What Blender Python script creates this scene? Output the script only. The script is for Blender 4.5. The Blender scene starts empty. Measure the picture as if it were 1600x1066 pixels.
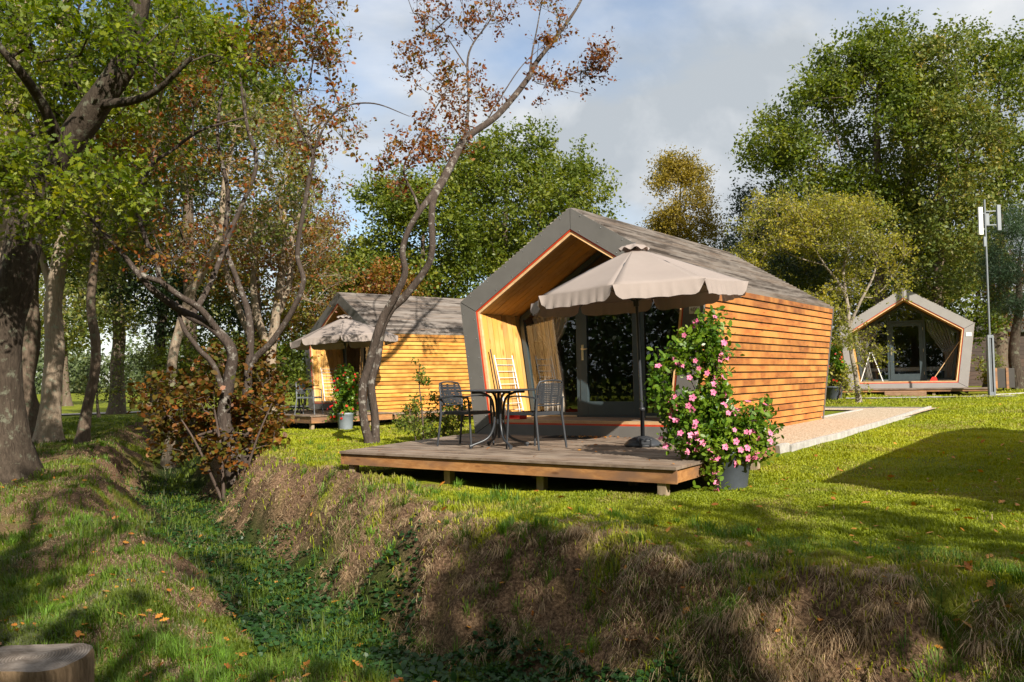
import bpy, math, random
import numpy as np
from mathutils import Vector, Matrix
rnd = random.Random(7)
rng = np.random.default_rng(7)
R = math.radians
SC = bpy.context.scene
COL = SC.collection

# ------------------------------------------------------------------ camera
EYE = 0.88                      # eye height above the main deck (z = 0)
F = 1382.0; PITCH = R(2.41); ROLL = R(-1.04)
cam_data = bpy.data.cameras.new('camera'); cam = bpy.data.objects.new('camera', cam_data)
COL.objects.link(cam); SC.camera = cam
cam_data.sensor_width = 36.0; cam_data.lens = F / 1600.0 * 36.0
cam_data.clip_start = 0.1; cam_data.clip_end = 2000
c_f = Vector((0, math.cos(PITCH), math.sin(PITCH))); c_x = Vector((1, 0, 0)); c_u = c_x.cross(c_f)
c_r = c_x * math.cos(ROLL) + c_u * math.sin(ROLL); c_v = -c_x * math.sin(ROLL) + c_u * math.cos(ROLL)
M4 = Matrix.Identity(4)
for i in range(3):
    M4[i][0] = c_r[i]; M4[i][1] = c_v[i]; M4[i][2] = -c_f[i]; M4[i][3] = (0, 0, EYE)[i]
cam.matrix_world = M4

# ------------------------------------------------------------------ world, sun, exposure
SUN_EL = R(32.5); SUN_AZ = R(155)          # azimuth clockwise from +Y
w = bpy.data.worlds.new('World'); SC.world = w; w.use_nodes = True
nt = w.node_tree; nt.nodes.clear()
N = nt.nodes.new; LK = nt.links.new
out = N('ShaderNodeOutputWorld'); bg = N('ShaderNodeBackground'); bg.inputs[1].default_value = 0.085
sky = N('ShaderNodeTexSky'); sky.sky_type = 'NISHITA'; sky.sun_disc = False
sky.sun_elevation = SUN_EL; sky.sun_rotation = SUN_AZ; sky.air_density = 1.0; sky.dust_density = 0.6; sky.ozone_density = 1.5
tc = N('ShaderNodeTexCoord'); mp = N('ShaderNodeMapping'); mp.inputs['Scale'].default_value = (1.0, 1.0, 2.2)
mp.inputs['Location'].default_value = (9.9, 1.1, 6.6)
n1 = N('ShaderNodeTexNoise'); n1.inputs['Scale'].default_value = 1.7; n1.inputs['Detail'].default_value = 7; n1.inputs['Roughness'].default_value = 0.52
n2 = N('ShaderNodeTexNoise'); n2.inputs['Scale'].default_value = 2.4; n2.inputs['Detail'].default_value = 8; n2.inputs['Roughness'].default_value = .55; n2.inputs['Distortion'].default_value = .4
mp2 = N('ShaderNodeMapping'); mp2.inputs['Scale'].default_value = (1, 1, 1.5); mp2.inputs['Location'].default_value = (7.7, 1.2, 4)
cr = N('ShaderNodeValToRGB'); cr.color_ramp.elements[0].position = 0.30; cr.color_ramp.elements[1].position = 0.50
cr2 = N('ShaderNodeValToRGB'); cr2.color_ramp.elements[0].position = 0.38; cr2.color_ramp.elements[0].color = (3.3, 3.6, 3.9, 1)
cr2.color_ramp.elements[1].position = 0.60; cr2.color_ramp.elements[1].color = (6.5, 6.55, 6.6, 1)
mx = N('ShaderNodeMix'); mx.data_type = 'RGBA'
LK(tc.outputs['Generated'], mp.inputs[0]); LK(mp.outputs[0], n1.inputs[0]); LK(n1.outputs[0], cr.inputs[0])
LK(tc.outputs['Generated'], mp2.inputs[0]); LK(mp2.outputs[0], n2.inputs[0]); LK(n2.outputs[0], cr2.inputs[0])
LK(cr.outputs[0], mx.inputs['Factor']); LK(sky.outputs[0], mx.inputs['A']); LK(cr2.outputs[0], mx.inputs['B'])
LK(mx.outputs['Result'], bg.inputs[0]); LK(bg.outputs[0], out.inputs[0])
ld = bpy.data.lights.new('sun', 'SUN'); ld.energy = 5.0; ld.angle = R(0.5); ld.color = (1.0, 0.93, 0.82)
sun = bpy.data.objects.new('sun', ld); COL.objects.link(sun)
SUNV = Vector((math.sin(SUN_AZ) * math.cos(SUN_EL), math.cos(SUN_AZ) * math.cos(SUN_EL), math.sin(SUN_EL)))
sun.rotation_euler = SUNV.to_track_quat('Z', 'Y').to_euler()
SC.view_settings.view_transform = 'Standard'; SC.view_settings.look = 'None'
SC.view_settings.exposure = 0.92; SC.view_settings.gamma = 1.0; SC.view_settings.use_curve_mapping = False
SC.render.engine = 'CYCLES'
SC.cycles.max_bounces = 6; SC.cycles.diffuse_bounces = 3; SC.cycles.transmission_bounces = 4
SC.cycles.transparent_max_bounces = 8; SC.cycles.caustics_reflective = False; SC.cycles.caustics_refractive = False

# ------------------------------------------------------------------ helpers
def at(px, py, Y):
    """point of the place that lies Y metres ahead of the eye, seen at (px,py) of the 1600x1066 photo"""
    d = c_f * F + c_r * (px - 800) + c_v * (533 - py)
    return Vector((0, 0, EYE)) + d * (Y / d.y)

def tag(o, label=None, cat=None, group=None, kind=None):
    if label: o['label'] = label
    if cat: o['category'] = cat
    if group: o['group'] = group
    if kind: o['kind'] = kind
    return o

def empty(name, loc, rz=0, label=None, cat=None, group=None):
    o = bpy.data.objects.new(name, None); COL.objects.link(o)
    o.location = loc; o.rotation_euler = (0, 0, rz); o.empty_display_size = 0.2
    return tag(o, label, cat, group)

def np_mesh(name, V, Q, mat, parent=None, col=None, smooth=False, kind=None):
    """V (n,3), Q (m,k) all polygons with k corners"""
    V = np.asarray(V, np.float32); Q = np.asarray(Q, np.int32); m, k = Q.shape
    me = bpy.data.meshes.new(name); me.vertices.add(len(V)); me.vertices.foreach_set('co', V.ravel())
    me.loops.add(m * k); me.loops.foreach_set('vertex_index', Q.ravel())
    me.polygons.add(m); me.polygons.foreach_set('loop_start', np.arange(0, m * k, k, dtype=np.int32))
    me.polygons.foreach_set('loop_total', np.full(m, k, np.int32))
    if smooth: me.polygons.foreach_set('use_smooth', np.ones(m, bool))
    me.update(calc_edges=True)
    if col is not None:
        a = me.color_attributes.new('Col', 'FLOAT_COLOR', 'POINT')
        c = np.ones((len(V), 4), np.float32); c[:, :3] = col; a.data.foreach_set('color', c.ravel())
    me.materials.append(mat)
    o = bpy.data.objects.new(name, me); COL.objects.link(o)
    if parent: o.parent = parent
    if kind: o['kind'] = kind
    return o

class MB:
    """collects shapes and links them as ONE mesh object"""
    def __init__(s): s.v = []; s.f = []; s.sm = []
    def add(s, vs, fs, sm=False):
        b = len(s.v); s.v += [tuple(v) for v in vs]; s.f += [tuple(b + i for i in f) for f in fs]; s.sm += [sm] * len(fs)
    def box(s, x0, x1, y0, y1, z0, z1, M=None, bev=0.0):
        c = [Vector((x, y, z)) for z in (z0, z1) for y in (y0, y1) for x in (x0, x1)]
        if M is not None: c = [M @ p for p in c]
        s.add(c, [(0, 2, 3, 1), (4, 5, 7, 6), (0, 1, 5, 4), (2, 6, 7, 3), (0, 4, 6, 2), (1, 3, 7, 5)])
    def hexa(s, c):
        """8 corners: 4 bottom (ccw) then 4 top"""
        s.add(c, [(3, 2, 1, 0), (4, 5, 6, 7), (0, 1, 5, 4), (1, 2, 6, 5), (2, 3, 7, 6), (3, 0, 4, 7)])
    def beam(s, a, b, w_, h_, up=(0, 0, 1)):
        a = Vector(a); b = Vector(b); d = (b - a).normalized(); up = Vector(up)
        if abs(d.dot(up)) > .98: up = Vector((0, 1, 0))
        sx = d.cross(up).normalized() * w_ / 2; sy = sx.cross(d).normalized() * h_ / 2
        s.hexa([a - sx - sy, a + sx - sy, a + sx + sy, a - sx + sy, b - sx - sy, b + sx - sy, b + sx + sy, b - sx + sy])
    def tube(s, pts, rad, n=10, cap=True):
        pts = [Vector(p) for p in pts]
        if not isinstance(rad, (list, tuple)): rad = [rad] * len(pts)
        ref = None; rings = []
        for i, p in enumerate(pts):
            t = (pts[min(i + 1, len(pts) - 1)] - pts[max(i - 1, 0)]).normalized()
            if ref is None: ref = t.orthogonal().normalized()
            ref = (ref - t * ref.dot(t)).normalized(); b = t.cross(ref)
            rings.append([p + (ref * math.cos(2 * math.pi * k / n) + b * math.sin(2 * math.pi * k / n)) * rad[i] for k in range(n)])
        vs = [v for r in rings for v in r]; fs = []
        for i in range(len(pts) - 1):
            for k in range(n):
                k2 = (k + 1) % n; fs.append((i * n + k, i * n + k2, (i + 1) * n + k2, (i + 1) * n + k))
        s.add(vs, fs, True)
        if cap:
            s.add(rings[0], [tuple(range(n))[::-1]]); s.add(rings[-1], [tuple(range(n))])
    def lathe(s, prof, n=32, c=(0, 0, 0), sm=True):
        vs = []; fs = []
        for r, z in prof:
            for k in range(n): vs.append((c[0] + r * math.cos(2 * math.pi * k / n), c[1] + r * math.sin(2 * math.pi * k / n), c[2] + z))
        for i in range(len(prof) - 1):
            for k in range(n):
                k2 = (k + 1) % n; fs.append((i * n + k, i * n + k2, (i + 1) * n + k2, (i + 1) * n + k))
        s.add(vs, fs, sm)
    def prism(s, poly, y0, y1):
        """poly in (x,z), extruded along y"""
        n = len(poly); vs = [(x, y0, z) for x, z in poly] + [(x, y1, z) for x, z in poly]
        fs = [tuple(range(n)), tuple(range(2 * n - 1, n - 1, -1))] + [(i, i + n, (i + 1) % n + n, (i + 1) % n) for i in range(n)]
        s.add(vs, fs)
    def build(s, name, mat, parent=None, bevel=0, label=None, cat=None, group=None, kind=None):
        me = bpy.data.meshes.new(name); me.from_pydata(s.v, [], s.f); me.polygons.foreach_set('use_smooth', s.sm); me.update()
        me.materials.append(mat); o = bpy.data.objects.new(name, me); COL.objects.link(o)
        if parent: o.parent = parent
        if bevel:
            b = o.modifiers.new('b', 'BEVEL'); b.width = bevel; b.segments = 2; b.limit_method = 'ANGLE'
        return tag(o, label, cat, group, kind)

def copy_tree(o, parent=None):
    c = o.copy(); COL.objects.link(c); c.parent = parent
    for ch in list(o.children): copy_tree(ch, c)
    return c

def bezier(pts, n=8):
    """Catmull-Rom through pts"""
    P = [Vector(p) for p in pts]; P = [P[0] * 2 - P[1]] + P + [P[-1] * 2 - P[-2]]; o = []
    for i in range(1, len(P) - 2):
        for k in range(n):
            t = k / n; a, b, c, d = P[i - 1:i + 3]
            o.append(0.5 * ((2 * b) + (c - a) * t + (2 * a - 5 * b + 4 * c - d) * t * t + (3 * b - a - 3 * c + d) * t ** 3))
    o.append(P[-2]); return o

# ------------------------------------------------------------------ numpy noise
def _h(i, j, s):
    n = (i * 374761393 + j * 668265263 + s * 974634777) & 0x7fffffff
    n = ((n ^ (n >> 13)) * 1274126177) & 0x7fffffff
    return ((n ^ (n >> 16)) & 0xffff) / 65535.0
def vnoise(x, y, s=0):
    xi = np.floor(x).astype(np.int64); yi = np.floor(y).astype(np.int64); fx = x - xi; fy = y - yi
    fx = fx * fx * (3 - 2 * fx); fy = fy * fy * (3 - 2 * fy)
    return (_h(xi, yi, s) * (1 - fx) * (1 - fy) + _h(xi + 1, yi, s) * fx * (1 - fy) + _h(xi, yi + 1, s) * (1 - fx) * fy + _h(xi + 1, yi + 1, s) * fx * fy)
def fbm(x, y, oct=4, s=0):
    a = 0.5; t = 0; x = np.asarray(x, float); y = np.asarray(y, float)
    for o in range(oct): t = t + a * vnoise(x * 2 ** o, y * 2 ** o, s + o); a *= .5
    return t / (1 - .5 ** oct)
def sstep(a, b, x):
    t = np.clip((x - a) / (b - a), 0, 1); return t * t * (3 - 2 * t)

# ------------------------------------------------------------------ materials
def nmat(name):
    m = bpy.data.materials.new(name); m.use_nodes = True; t = m.node_tree; t.nodes.clear()
    o = t.nodes.new('ShaderNodeOutputMaterial'); b = t.nodes.new('ShaderNodeBsdfPrincipled'); t.links.new(b.outputs[0], o.inputs[0])
    return m, t, b, o
def ramp(t, stops):
    c = t.nodes.new('ShaderNodeValToRGB'); e = c.color_ramp.elements
    while len(e) > 1: e.remove(e[-1])
    e[0].position = stops[0][0]; e[0].color = (*stops[0][1], 1)
    for p, col in stops[1:]:
        k = e.new(p); k.color = (*col, 1)
    return c
def noise(t, scale, detail=4, rough=.55, vec=None, dist=0):
    n = t.nodes.new('ShaderNodeTexNoise'); n.inputs['Scale'].default_value = scale; n.inputs['Detail'].default_value = detail
    n.inputs['Roughness'].default_value = rough; n.inputs['Distortion'].default_value = dist
    if vec is not None: t.links.new(vec, n.inputs['Vector'])
    return n
def mapping(t, scale, coord='Object', loc=None):
    tc = t.nodes.new('ShaderNodeTexCoord'); m = t.nodes.new('ShaderNodeMapping'); m.inputs['Scale'].default_value = scale
    t.links.new(tc.outputs[coord], m.inputs[0]); return m
def mixc(t, fac, a, b, mode='MIX'):
    m = t.nodes.new('ShaderNodeMix'); m.data_type = 'RGBA'; m.blend_type = mode
    for s, v in (('Factor', fac), ('A', a), ('B', b)):
        if isinstance(v, (int, float)): m.inputs[s].default_value = v
        elif isinstance(v, tuple): m.inputs[s].default_value = (*v, 1)
        else: t.links.new(v, m.inputs[s])
    return m.outputs['Result']
def bump(t, b, h, strength=.4, dist=.01):
    n = t.nodes.new('ShaderNodeBump'); n.inputs['Strength'].default_value = strength; n.inputs['Distance'].default_value = dist
    t.links.new(h, n.inputs['Height']); t.links.new(n.outputs[0], b.inputs['Normal'])
def isl_offset(t, vec, amount=7.0):
    """shift a texture by the island so boards do not share their grain"""
    g = t.nodes.new('ShaderNodeNewGeometry'); c = t.nodes.new('ShaderNodeCombineXYZ'); mu = t.nodes.new('ShaderNodeMath'); mu.operation = 'MULTIPLY'
    mu.inputs[1].default_value = amount * 5; t.links.new(g.outputs['Random Per Island'], mu.inputs[0])
    for k in range(3): t.links.new(mu.outputs[0], c.inputs[k])
    a = t.nodes.new('ShaderNodeVectorMath'); a.operation = 'ADD'; t.links.new(vec, a.inputs[0]); t.links.new(c.outputs[0], a.inputs[1])
    return a.outputs[0], g.outputs['Random Per Island']
def wood(name, cols, grain=(2, 2, 2), rough=.6, patch=None, bmp=.3, knots=None, var=1.0):
    """cols: three colours dark..light; grain: scale, small along the board"""
    m, t, b, o = nmat(name)
    mp = mapping(t, grain); v, isl = isl_offset(t, mp.outputs[0])
    n = noise(t, 5, 8, .65, v, .6)
    c = ramp(t, [(.25, cols[0]), (.5, cols[1]), (.75, cols[2])]); t.links.new(n.outputs[0], c.inputs[0])
    r = ramp(t, [(0, (1 - .38 * var, 1 - .40 * var, 1 - .42 * var)), (.5, (.95, .95, .95)), (1, (1 + .28 * var, 1 + .22 * var, 1 + .15 * var))]); t.links.new(isl, r.inputs[0])
    col = mixc(t, 1.0, c.outputs[0], r.outputs[0], 'MULTIPLY')
    if patch:
        mp2 = mapping(t, patch[1]); v2, _ = isl_offset(t, mp2.outputs[0], 1.5); n2 = noise(t, 1.6, 3, .6, v2)
        r2 = ramp(t, [(.42, (0, 0, 0)), (.62, (1, 1, 1))]); t.links.new(n2.outputs[0], r2.inputs[0])
        col = mixc(t, r2.outputs[0], col, patch[0])
    if knots:
        mp3 = mapping(t, knots); v3, _ = isl_offset(t, mp3.outputs[0], 3); vo = t.nodes.new('ShaderNodeTexVoronoi'); vo.inputs['Scale'].default_value = 1
        t.links.new(v3, vo.inputs['Vector']); r3 = ramp(t, [(.0, (.28, .2, .14)), (.09, (.6, .5, .42)), (.13, (1, 1, 1))]); t.links.new(vo.outputs['Distance'], r3.inputs[0])
        col = mixc(t, .8, col, r3.outputs[0], 'MULTIPLY')
    t.links.new(col, b.inputs['Base Color']); b.inputs['Roughness'].default_value = rough
    bump(t, b, n.outputs[0], bmp, .004); return m
def plain(name, col, rough=.5, metal=0, var=.15, scale=6, spec=None):
    m, t, b, o = nmat(name); mp = mapping(t, (1, 1, 1)); n = noise(t, scale, 5, .6, mp.outputs[0])
    c = ramp(t, [(.3, tuple(k * (1 - var) for k in col)), (.7, tuple(min(1, k * (1 + var)) for k in col))]); t.links.new(n.outputs[0], c.inputs[0])
    t.links.new(c.outputs[0], b.inputs['Base Color']); b.inputs['Roughness'].default_value = rough; b.inputs['Metallic'].default_value = metal
    if spec is not None: b.inputs['Specular IOR Level'].default_value = spec
    return m
def leafmat(name, cols, trans=.35, rough=.5, nscale=.6, attr=False):
    """cols: list of colours picked per leaf; slow noise groups them in branches"""
    m, t, b, o = nmat(name)
    if attr:
        a = t.nodes.new('ShaderNodeVertexColor'); a.layer_name = 'Col'; colour = a.outputs[0]
    else:
        g = t.nodes.new('ShaderNodeNewGeometry'); mp = mapping(t, (1, 1, 1)); n = noise(t, nscale, 3, .6, mp.outputs[0])
        ma = t.nodes.new('ShaderNodeMath'); ma.operation = 'MULTIPLY_ADD'; ma.inputs[1].default_value = .45
        t.links.new(g.outputs['Random Per Island'], ma.inputs[0])
        m2 = t.nodes.new('ShaderNodeMapRange'); m2.inputs[1].default_value = .3; m2.inputs[2].default_value = .7; m2.inputs[3].default_value = 0; m2.inputs[4].default_value = .55
        t.links.new(n.outputs[0], m2.inputs[0]); t.links.new(m2.outputs[0], ma.inputs[2])
        k = len(cols); c = ramp(t, [(i / (k - 1), cc) for i, cc in enumerate(cols)]); t.links.new(ma.outputs[0], c.inputs[0]); colour = c.outputs[0]
    t.links.new(colour, b.inputs['Base Color']); b.inputs['Roughness'].default_value = rough; b.inputs['Specular IOR Level'].default_value = .35
    tr = t.nodes.new('ShaderNodeBsdfTranslucent'); hs = t.nodes.new('ShaderNodeHueSaturation'); hs.inputs['Value'].default_value = 1.5; hs.inputs['Saturation'].default_value = 1.1
    t.links.new(colour, hs.inputs['Color']); t.links.new(hs.outputs[0], tr.inputs[0])
    ms = t.nodes.new('ShaderNodeMixShader'); ms.inputs[0].default_value = trans
    t.links.new(b.outputs[0], ms.inputs[1]); t.links.new(tr.outputs[0], ms.inputs[2]); t.links.new(ms.outputs[0], o.inputs[0])
    return m
def barkmat(name, a, b_, moss=None, scale=1.0):
    m, t, b, o = nmat(name); mp = mapping(t, (9 * scale, 9 * scale, 1.6 * scale)); n = noise(t, 2.2, 8, .7, mp.outputs[0], 1.0)
    c = ramp(t, [(.3, a), (.7, b_)]); t.links.new(n.outputs[0], c.inputs[0]); col = c.outputs[0]
    mp2 = mapping(t, (1, 1, 1)); n2 = noise(t, 7, 6, .7, mp2.outputs[0]); r2 = ramp(t, [(.55, (0, 0, 0)), (.64, (1, 1, 1))]); t.links.new(n2.outputs[0], r2.inputs[0])
    if moss: col = mixc(t, r2.outputs[0], col, moss)
    t.links.new(col, b.inputs['Base Color']); b.inputs['Roughness'].default_value = .9; b.inputs['Specular IOR Level'].default_value = .15
    bump(t, b, n.outputs[0], .9, .03); return m

M = {}
M['siding'] = wood('siding_wood', [(.20, .062, .012), (.37, .122, .022), (.50, .19, .038)], (1.2, .5, 3), .55, ((.53, .225, .048), (.5, .7, .5)), .25, (2.5, 1.6, 9))
M['siding_honey'] = wood('honey_siding_wood', [(.34, .125, .02), (.52, .215, .036), (.64, .31, .065)], (1.2, .5, 3), .55, ((.66, .33, .07), (.5, .7, .5)), .25, (2.5, 1.6, 9))
M['lining'] = wood('lining_wood', [(.46, .23, .06), (.60, .34, .11), (.70, .44, .18)], (2, 3, .35), .5, ((.64, .33, .07), (1, 1, .8)), .15, (5, 5, 1.6))
M['roof'] = wood('weathered_roof_wood', [(.085, .068, .058), (.17, .14, .122), (.28, .24, .21)], (6, .45, 6), .85, ((.33, .29, .26), (3, .6, 3)), .5, None, 1.7)
M['deck'] = wood('weathered_deck_wood', [(.085, .058, .040), (.15, .105, .074), (.22, .16, .115)], (.5, 4, 4), .8, ((.235, .18, .135), (1.1, 2, 2)), .5, (1.3, 9, 9))
M['deck_face'] = wood('deck_face_wood', [(.20, .085, .028), (.34, .155, .05), (.46, .24, .09)], (.5, 2, 4), .7, ((.17, .09, .05), (.6, 1, 2)), .3, (1.6, 3, 7))
M['post'] = wood('grey_post_wood', [(.16, .11, .07), (.27, .2, .13), (.36, .28, .19)], (4, 4, .6), .8)
M['grey'] = plain('grey_panel', (.125, .118, .108), .55, 0, .1, 3)
M['steel'] = plain('screw_steel', (.3, .3, .3), .4, 1)
M['red'] = plain('red_trim', (.50, .045, .012), .5, 0, .15)
M['trim'] = wood('pale_trim_wood', [(.5, .3, .13), (.62, .4, .2), (.72, .5, .28)], (2, 2, 2), .6)
M['frame'] = plain('green_grey_frame', (.045, .062, .068), .4, 0, .08)
M['white'] = plain('white_paint', (.7, .7, .7), .4, 0, .06)
M['cream'] = plain('cream_plate', (.66, .60, .47), .5, 0, .08)
M['ink'] = plain('dark_ink', (.03, .025, .02), .6)
M['brass'] = plain('pale_metal', (.62, .56, .42), .35, .8, .05)
M['black'] = plain('charcoal_metal', (.028, .031, .036), .38, 0, .15)
M['plastic'] = plain('charcoal_plastic', (.03, .033, .038), .45, 0, .1)
M['pot'] = plain('grey_pot', (.06, .07, .085), .6, 0, .2, 5)
M['potlight'] = plain('pale_grey_pot', (.2, .23, .26), .6, 0, .2, 5)
M['soil'] = plain('potting_soil', (.03, .02, .013), .95, 0, .3, 20)
M['curtain'] = plain('curtain_cloth', (.62, .53, .46), .9, 0, .08, 2)
M['curtain_grey'] = plain('grey_curtain_cloth', (.34, .33, .32), .9, 0, .08, 2)
M['room'] = plain('room_wood', (.16, .10, .06), .7)
M['fabric'] = plain('canopy_fabric', (.30, .25, .222), .85, 0, .06, 2.5)
M['redplastic'] = plain('red_plastic', (.6, .03, .02), .4)
M['mat'] = plain('doormat_rubber', (.015, .013, .012), .9)
M['kerb'] = plain('kerb_concrete', (.36, .34, .31), .85, 0, .25, 9)
M['galv'] = plain('galvanised_steel', (.17, .185, .20), .5, .4, .1)
M['shadewood'] = wood('shaded_wood', [(.022, .012, .008), (.045, .024, .014), (.07, .038, .022)], (1, 1, 3), .7)  # shade over the shed under the trees is put into this wood colour
M['bluecloth'] = plain('blue_bedding', (.05, .08, .12), .9)
def fabric_fix():
    m = M['fabric']; t = m.node_tree; b = [n for n in t.nodes if n.type == 'BSDF_PRINCIPLED'][0]; o = [n for n in t.nodes if n.type == 'OUTPUT_MATERIAL'][0]
    tr = t.nodes.new('ShaderNodeBsdfTranslucent'); tr.inputs[0].default_value = (.34, .21, .15, 1); ms = t.nodes.new('ShaderNodeMixShader'); ms.inputs[0].default_value = .18
    t.links.new(b.outputs[0], ms.inputs[1]); t.links.new(tr.outputs[0], ms.inputs[2]); t.links.new(ms.outputs[0], o.inputs[0])
fabric_fix()
def glassmat():
    m = bpy.data.materials.new('window_glass'); m.use_nodes = True; t = m.node_tree; t.nodes.clear()
    o = t.nodes.new('ShaderNodeOutputMaterial'); g = t.nodes.new('ShaderNodeBsdfGlossy'); g.inputs['Roughness'].default_value = .0; g.inputs[0].default_value = (.9, .93, .95, 1)
    tr = t.nodes.new('ShaderNodeBsdfTransparent'); tr.inputs[0].default_value = (.90, .91, .90, 1)
    lw = t.nodes.new('ShaderNodeLayerWeight'); lw.inputs[0].default_value = .5; pw_ = t.nodes.new('ShaderNodeMath'); pw_.operation = 'POWER'; pw_.inputs[1].default_value = 4; t.links.new(lw.outputs['Facing'], pw_.inputs[0])
    fr = t.nodes.new('ShaderNodeMath'); fr.operation = 'MULTIPLY_ADD'; fr.inputs[1].default_value = .8; fr.inputs[2].default_value = .075; t.links.new(pw_.outputs[0], fr.inputs[0]); ms = t.nodes.new('ShaderNodeMixShader')
    t.links.new(fr.outputs[0], ms.inputs[0]); t.links.new(tr.outputs[0], ms.inputs[1]); t.links.new(g.outputs[0], ms.inputs[2]); t.links.new(ms.outputs[0], o.inputs[0])
    return m
M['glass'] = glassmat()
M['bark_dark'] = barkmat('dark_oak_bark', (.022, .016, .011), (.085, .065, .048), (.12, .12, .085))
M['bark'] = barkmat('brown_bark', (.06, .043, .03), (.17, .125, .09), (.13, .14, .09))
M['bark_pale'] = barkmat('pale_bark', (.17, .125, .085), (.38, .30, .22), (.26, .27, .2))
M['bark_smooth'] = barkmat('smooth_grey_bark', (.035, .026, .021), (.095, .072, .058), (.24, .22, .19), 1.5)
M['bark_birch'] = barkmat('birch_bark', (.16, .13, .10), (.42, .36, .29), (.06, .045, .035), 2)
M['bark_pine'] = barkmat('pine_bark', (.06, .028, .016), (.17, .08, .045))
M['twig'] = barkmat('twig_bark', (.05, .035, .028), (.13, .095, .075))
M['leaf_oak'] = leafmat('oak_leaves', [(.03, .055, .006), (.065, .105, .008), (.13, .175, .010), (.23, .25, .012), (.32, .22, .015)], .45)
M['leaf_green'] = leafmat('green_leaves', [(.035, .058, .008), (.075, .11, .012), (.145, .17, .016), (.25, .235, .025)], .34)
M['leaf_mid'] = leafmat('olive_leaves', [(.035, .052, .012), (.075, .105, .018), (.125, .15, .025), (.20, .18, .03), (.30, .17, .02)], .3)
M['leaf_dark'] = leafmat('dark_leaves', [(.010, .022, .006), (.02, .04, .008), (.04, .06, .012)], .25)
M['leaf_gold'] = leafmat('gold_leaves', [(.09, .075, .012), (.18, .145, .02), (.28, .20, .025), (.26, .22, .05)], .35)
M['leaf_rust'] = leafmat('rust_leaves', [(.05, .022, .008), (.11, .04, .011), (.20, .065, .015), (.27, .12, .02), (.08, .075, .012)], .35)
M['leaf_fork'] = leafmat('dark_rust_leaves', [(.04, .035, .009), (.09, .032, .010), (.17, .045, .012), (.24, .10, .015), (.08, .085, .012), (.30, .05, .02)], .35)
M['leaf_mix'] = leafmat('mixed_autumn_leaves', [(.04, .06, .01), (.09, .12, .014), (.18, .07, .015), (.16, .18, .02), (.27, .2, .025), (.22, .08, .02)], .4)
M['leaf_red'] = leafmat('red_brown_leaves', [(.04, .02, .008), (.06, .065, .012), (.20, .04, .014), (.10, .11, .014), (.26, .06, .018), (.15, .15, .016), (.28, .11, .015), (.09, .10, .015), (.32, .05, .02)], .35)
M['leaf_birch'] = leafmat('birch_leaves', [(.07, .085, .012), (.15, .16, .018), (.27, .25, .025), (.42, .31, .03)], .35)
M['leaf_beech'] = leafmat('beech_leaves', [(.03, .05, .008), (.07, .07, .010), (.14, .045, .010), (.08, .10, .012), (.26, .08, .014), (.13, .12, .012), (.38, .13, .02)], .35)
M['leaf_blue'] = leafmat('grey_green_leaves', [(.02, .035, .022), (.04, .06, .035), (.07, .09, .05)], .25)
M['leaf_gloss'] = leafmat('glossy_leaves', [(.02, .06, .008), (.06, .13, .012), (.15, .23, .016), (.27, .31, .03)], .32, .35)
M['leaf_shrub'] = leafmat('shrub_leaves', [(.04, .07, .012), (.09, .13, .018), (.17, .19, .025), (.25, .17, .03)], .35)
M['ivy'] = leafmat('ivy_leaves', [(.01, .035, .008), (.02, .06, .012), (.035, .09, .018)], .25, .45)
M['needle'] = leafmat('pine_needles', [(.015, .035, .018), (.03, .06, .025), (.06, .095, .035)], .15)
M['far'] = leafmat('far_foliage', [(.06, .09, .035), (.09, .12, .045), (.13, .15, .06)], .2)
M['blade'] = leafmat('grass_blades', None, .35, .6, attr=True)
M['fallen'] = leafmat('fallen_leaf', [(.20, .07, .02), (.36, .12, .02), (.50, .22, .03), (.30, .17, .08)], .2)
M['pink'] = leafmat('pink_petals', [(.62, .06, .18), (.72, .13, .28), (.78, .26, .4), (.85, .5, .6)], .25)
M['pink_dark'] = plain('flower_throat', (.5, .02, .08), .6)
M['redflower'] = leafmat('red_petals', [(.5, .01, .01), (.7, .03, .02)], .2)

# ------------------------------------------------------------------ terrain
TH1 = R(-35.0); C1 = Vector((0.908, 13.177, 0.0))
def cabpt(x, u, z=0.0, C=C1, th=TH1):
    return Vector((C.x + math.cos(th) * x - math.sin(th) * u, C.y + math.sin(th) * x + math.cos(th) * u, C.z + z))
CTRL = [(-9, 2, -.82), (-4, 2, -.95), (-2.6, 4.2, -.94), (-4.2, 7, -.92), (-5.5, 9.5, -.86), (-8, 8, -.76), (-8, 14, -.6), (-12, 10, -.62), (-7.5, 13, -.62), (-11, 22, -.62), (-16, 22, -.6), (-14, 30, -.6), (-24, 40, -.6), (-20, 60, -.55),
        (2.75, 4.76, -.42), (1.68, 5.8, -.41), (.3, 7.3, -.40), (-.44, 7.7, -.42), (-1.35, 9.3, -.36), (-2.2, 11.2, -.30), (-2.6, 12.3, -.34), (1.47, 8.49, -.28), (2.2, 9.2, -.31), (4, 8, -.30), (6, 8, -.25),
        (-.6, 10.5, -.34), (1, 10.5, -.3), (4.0, 12.0, -.16), (-5.1, 19, -.35), (-3, 17, -.30), (-4, 21.5, -.30), (-8, 26, -.35), (0, 18, -.25), (3, 20, -.12), (8, 22, -.03), (9.5, 20.5, -.02), (6.5, 16.5, -.08),
        (7, 13, -.12), (9, 10, -.1), (12, 20, .02), (14, 28, .05), (13, 30, .12), (18, 30, .15), (20, 24, .1), (10, 40, .1), (0, 35, -.15), (-10, 40, -.4), (20, 50, .1), (5, 3, -.42), (8, 4, -.4), (6, -3, -.5), (0, -3, -.9), (0, -12, -.8)]
CT = np.array(CTRL)
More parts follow.
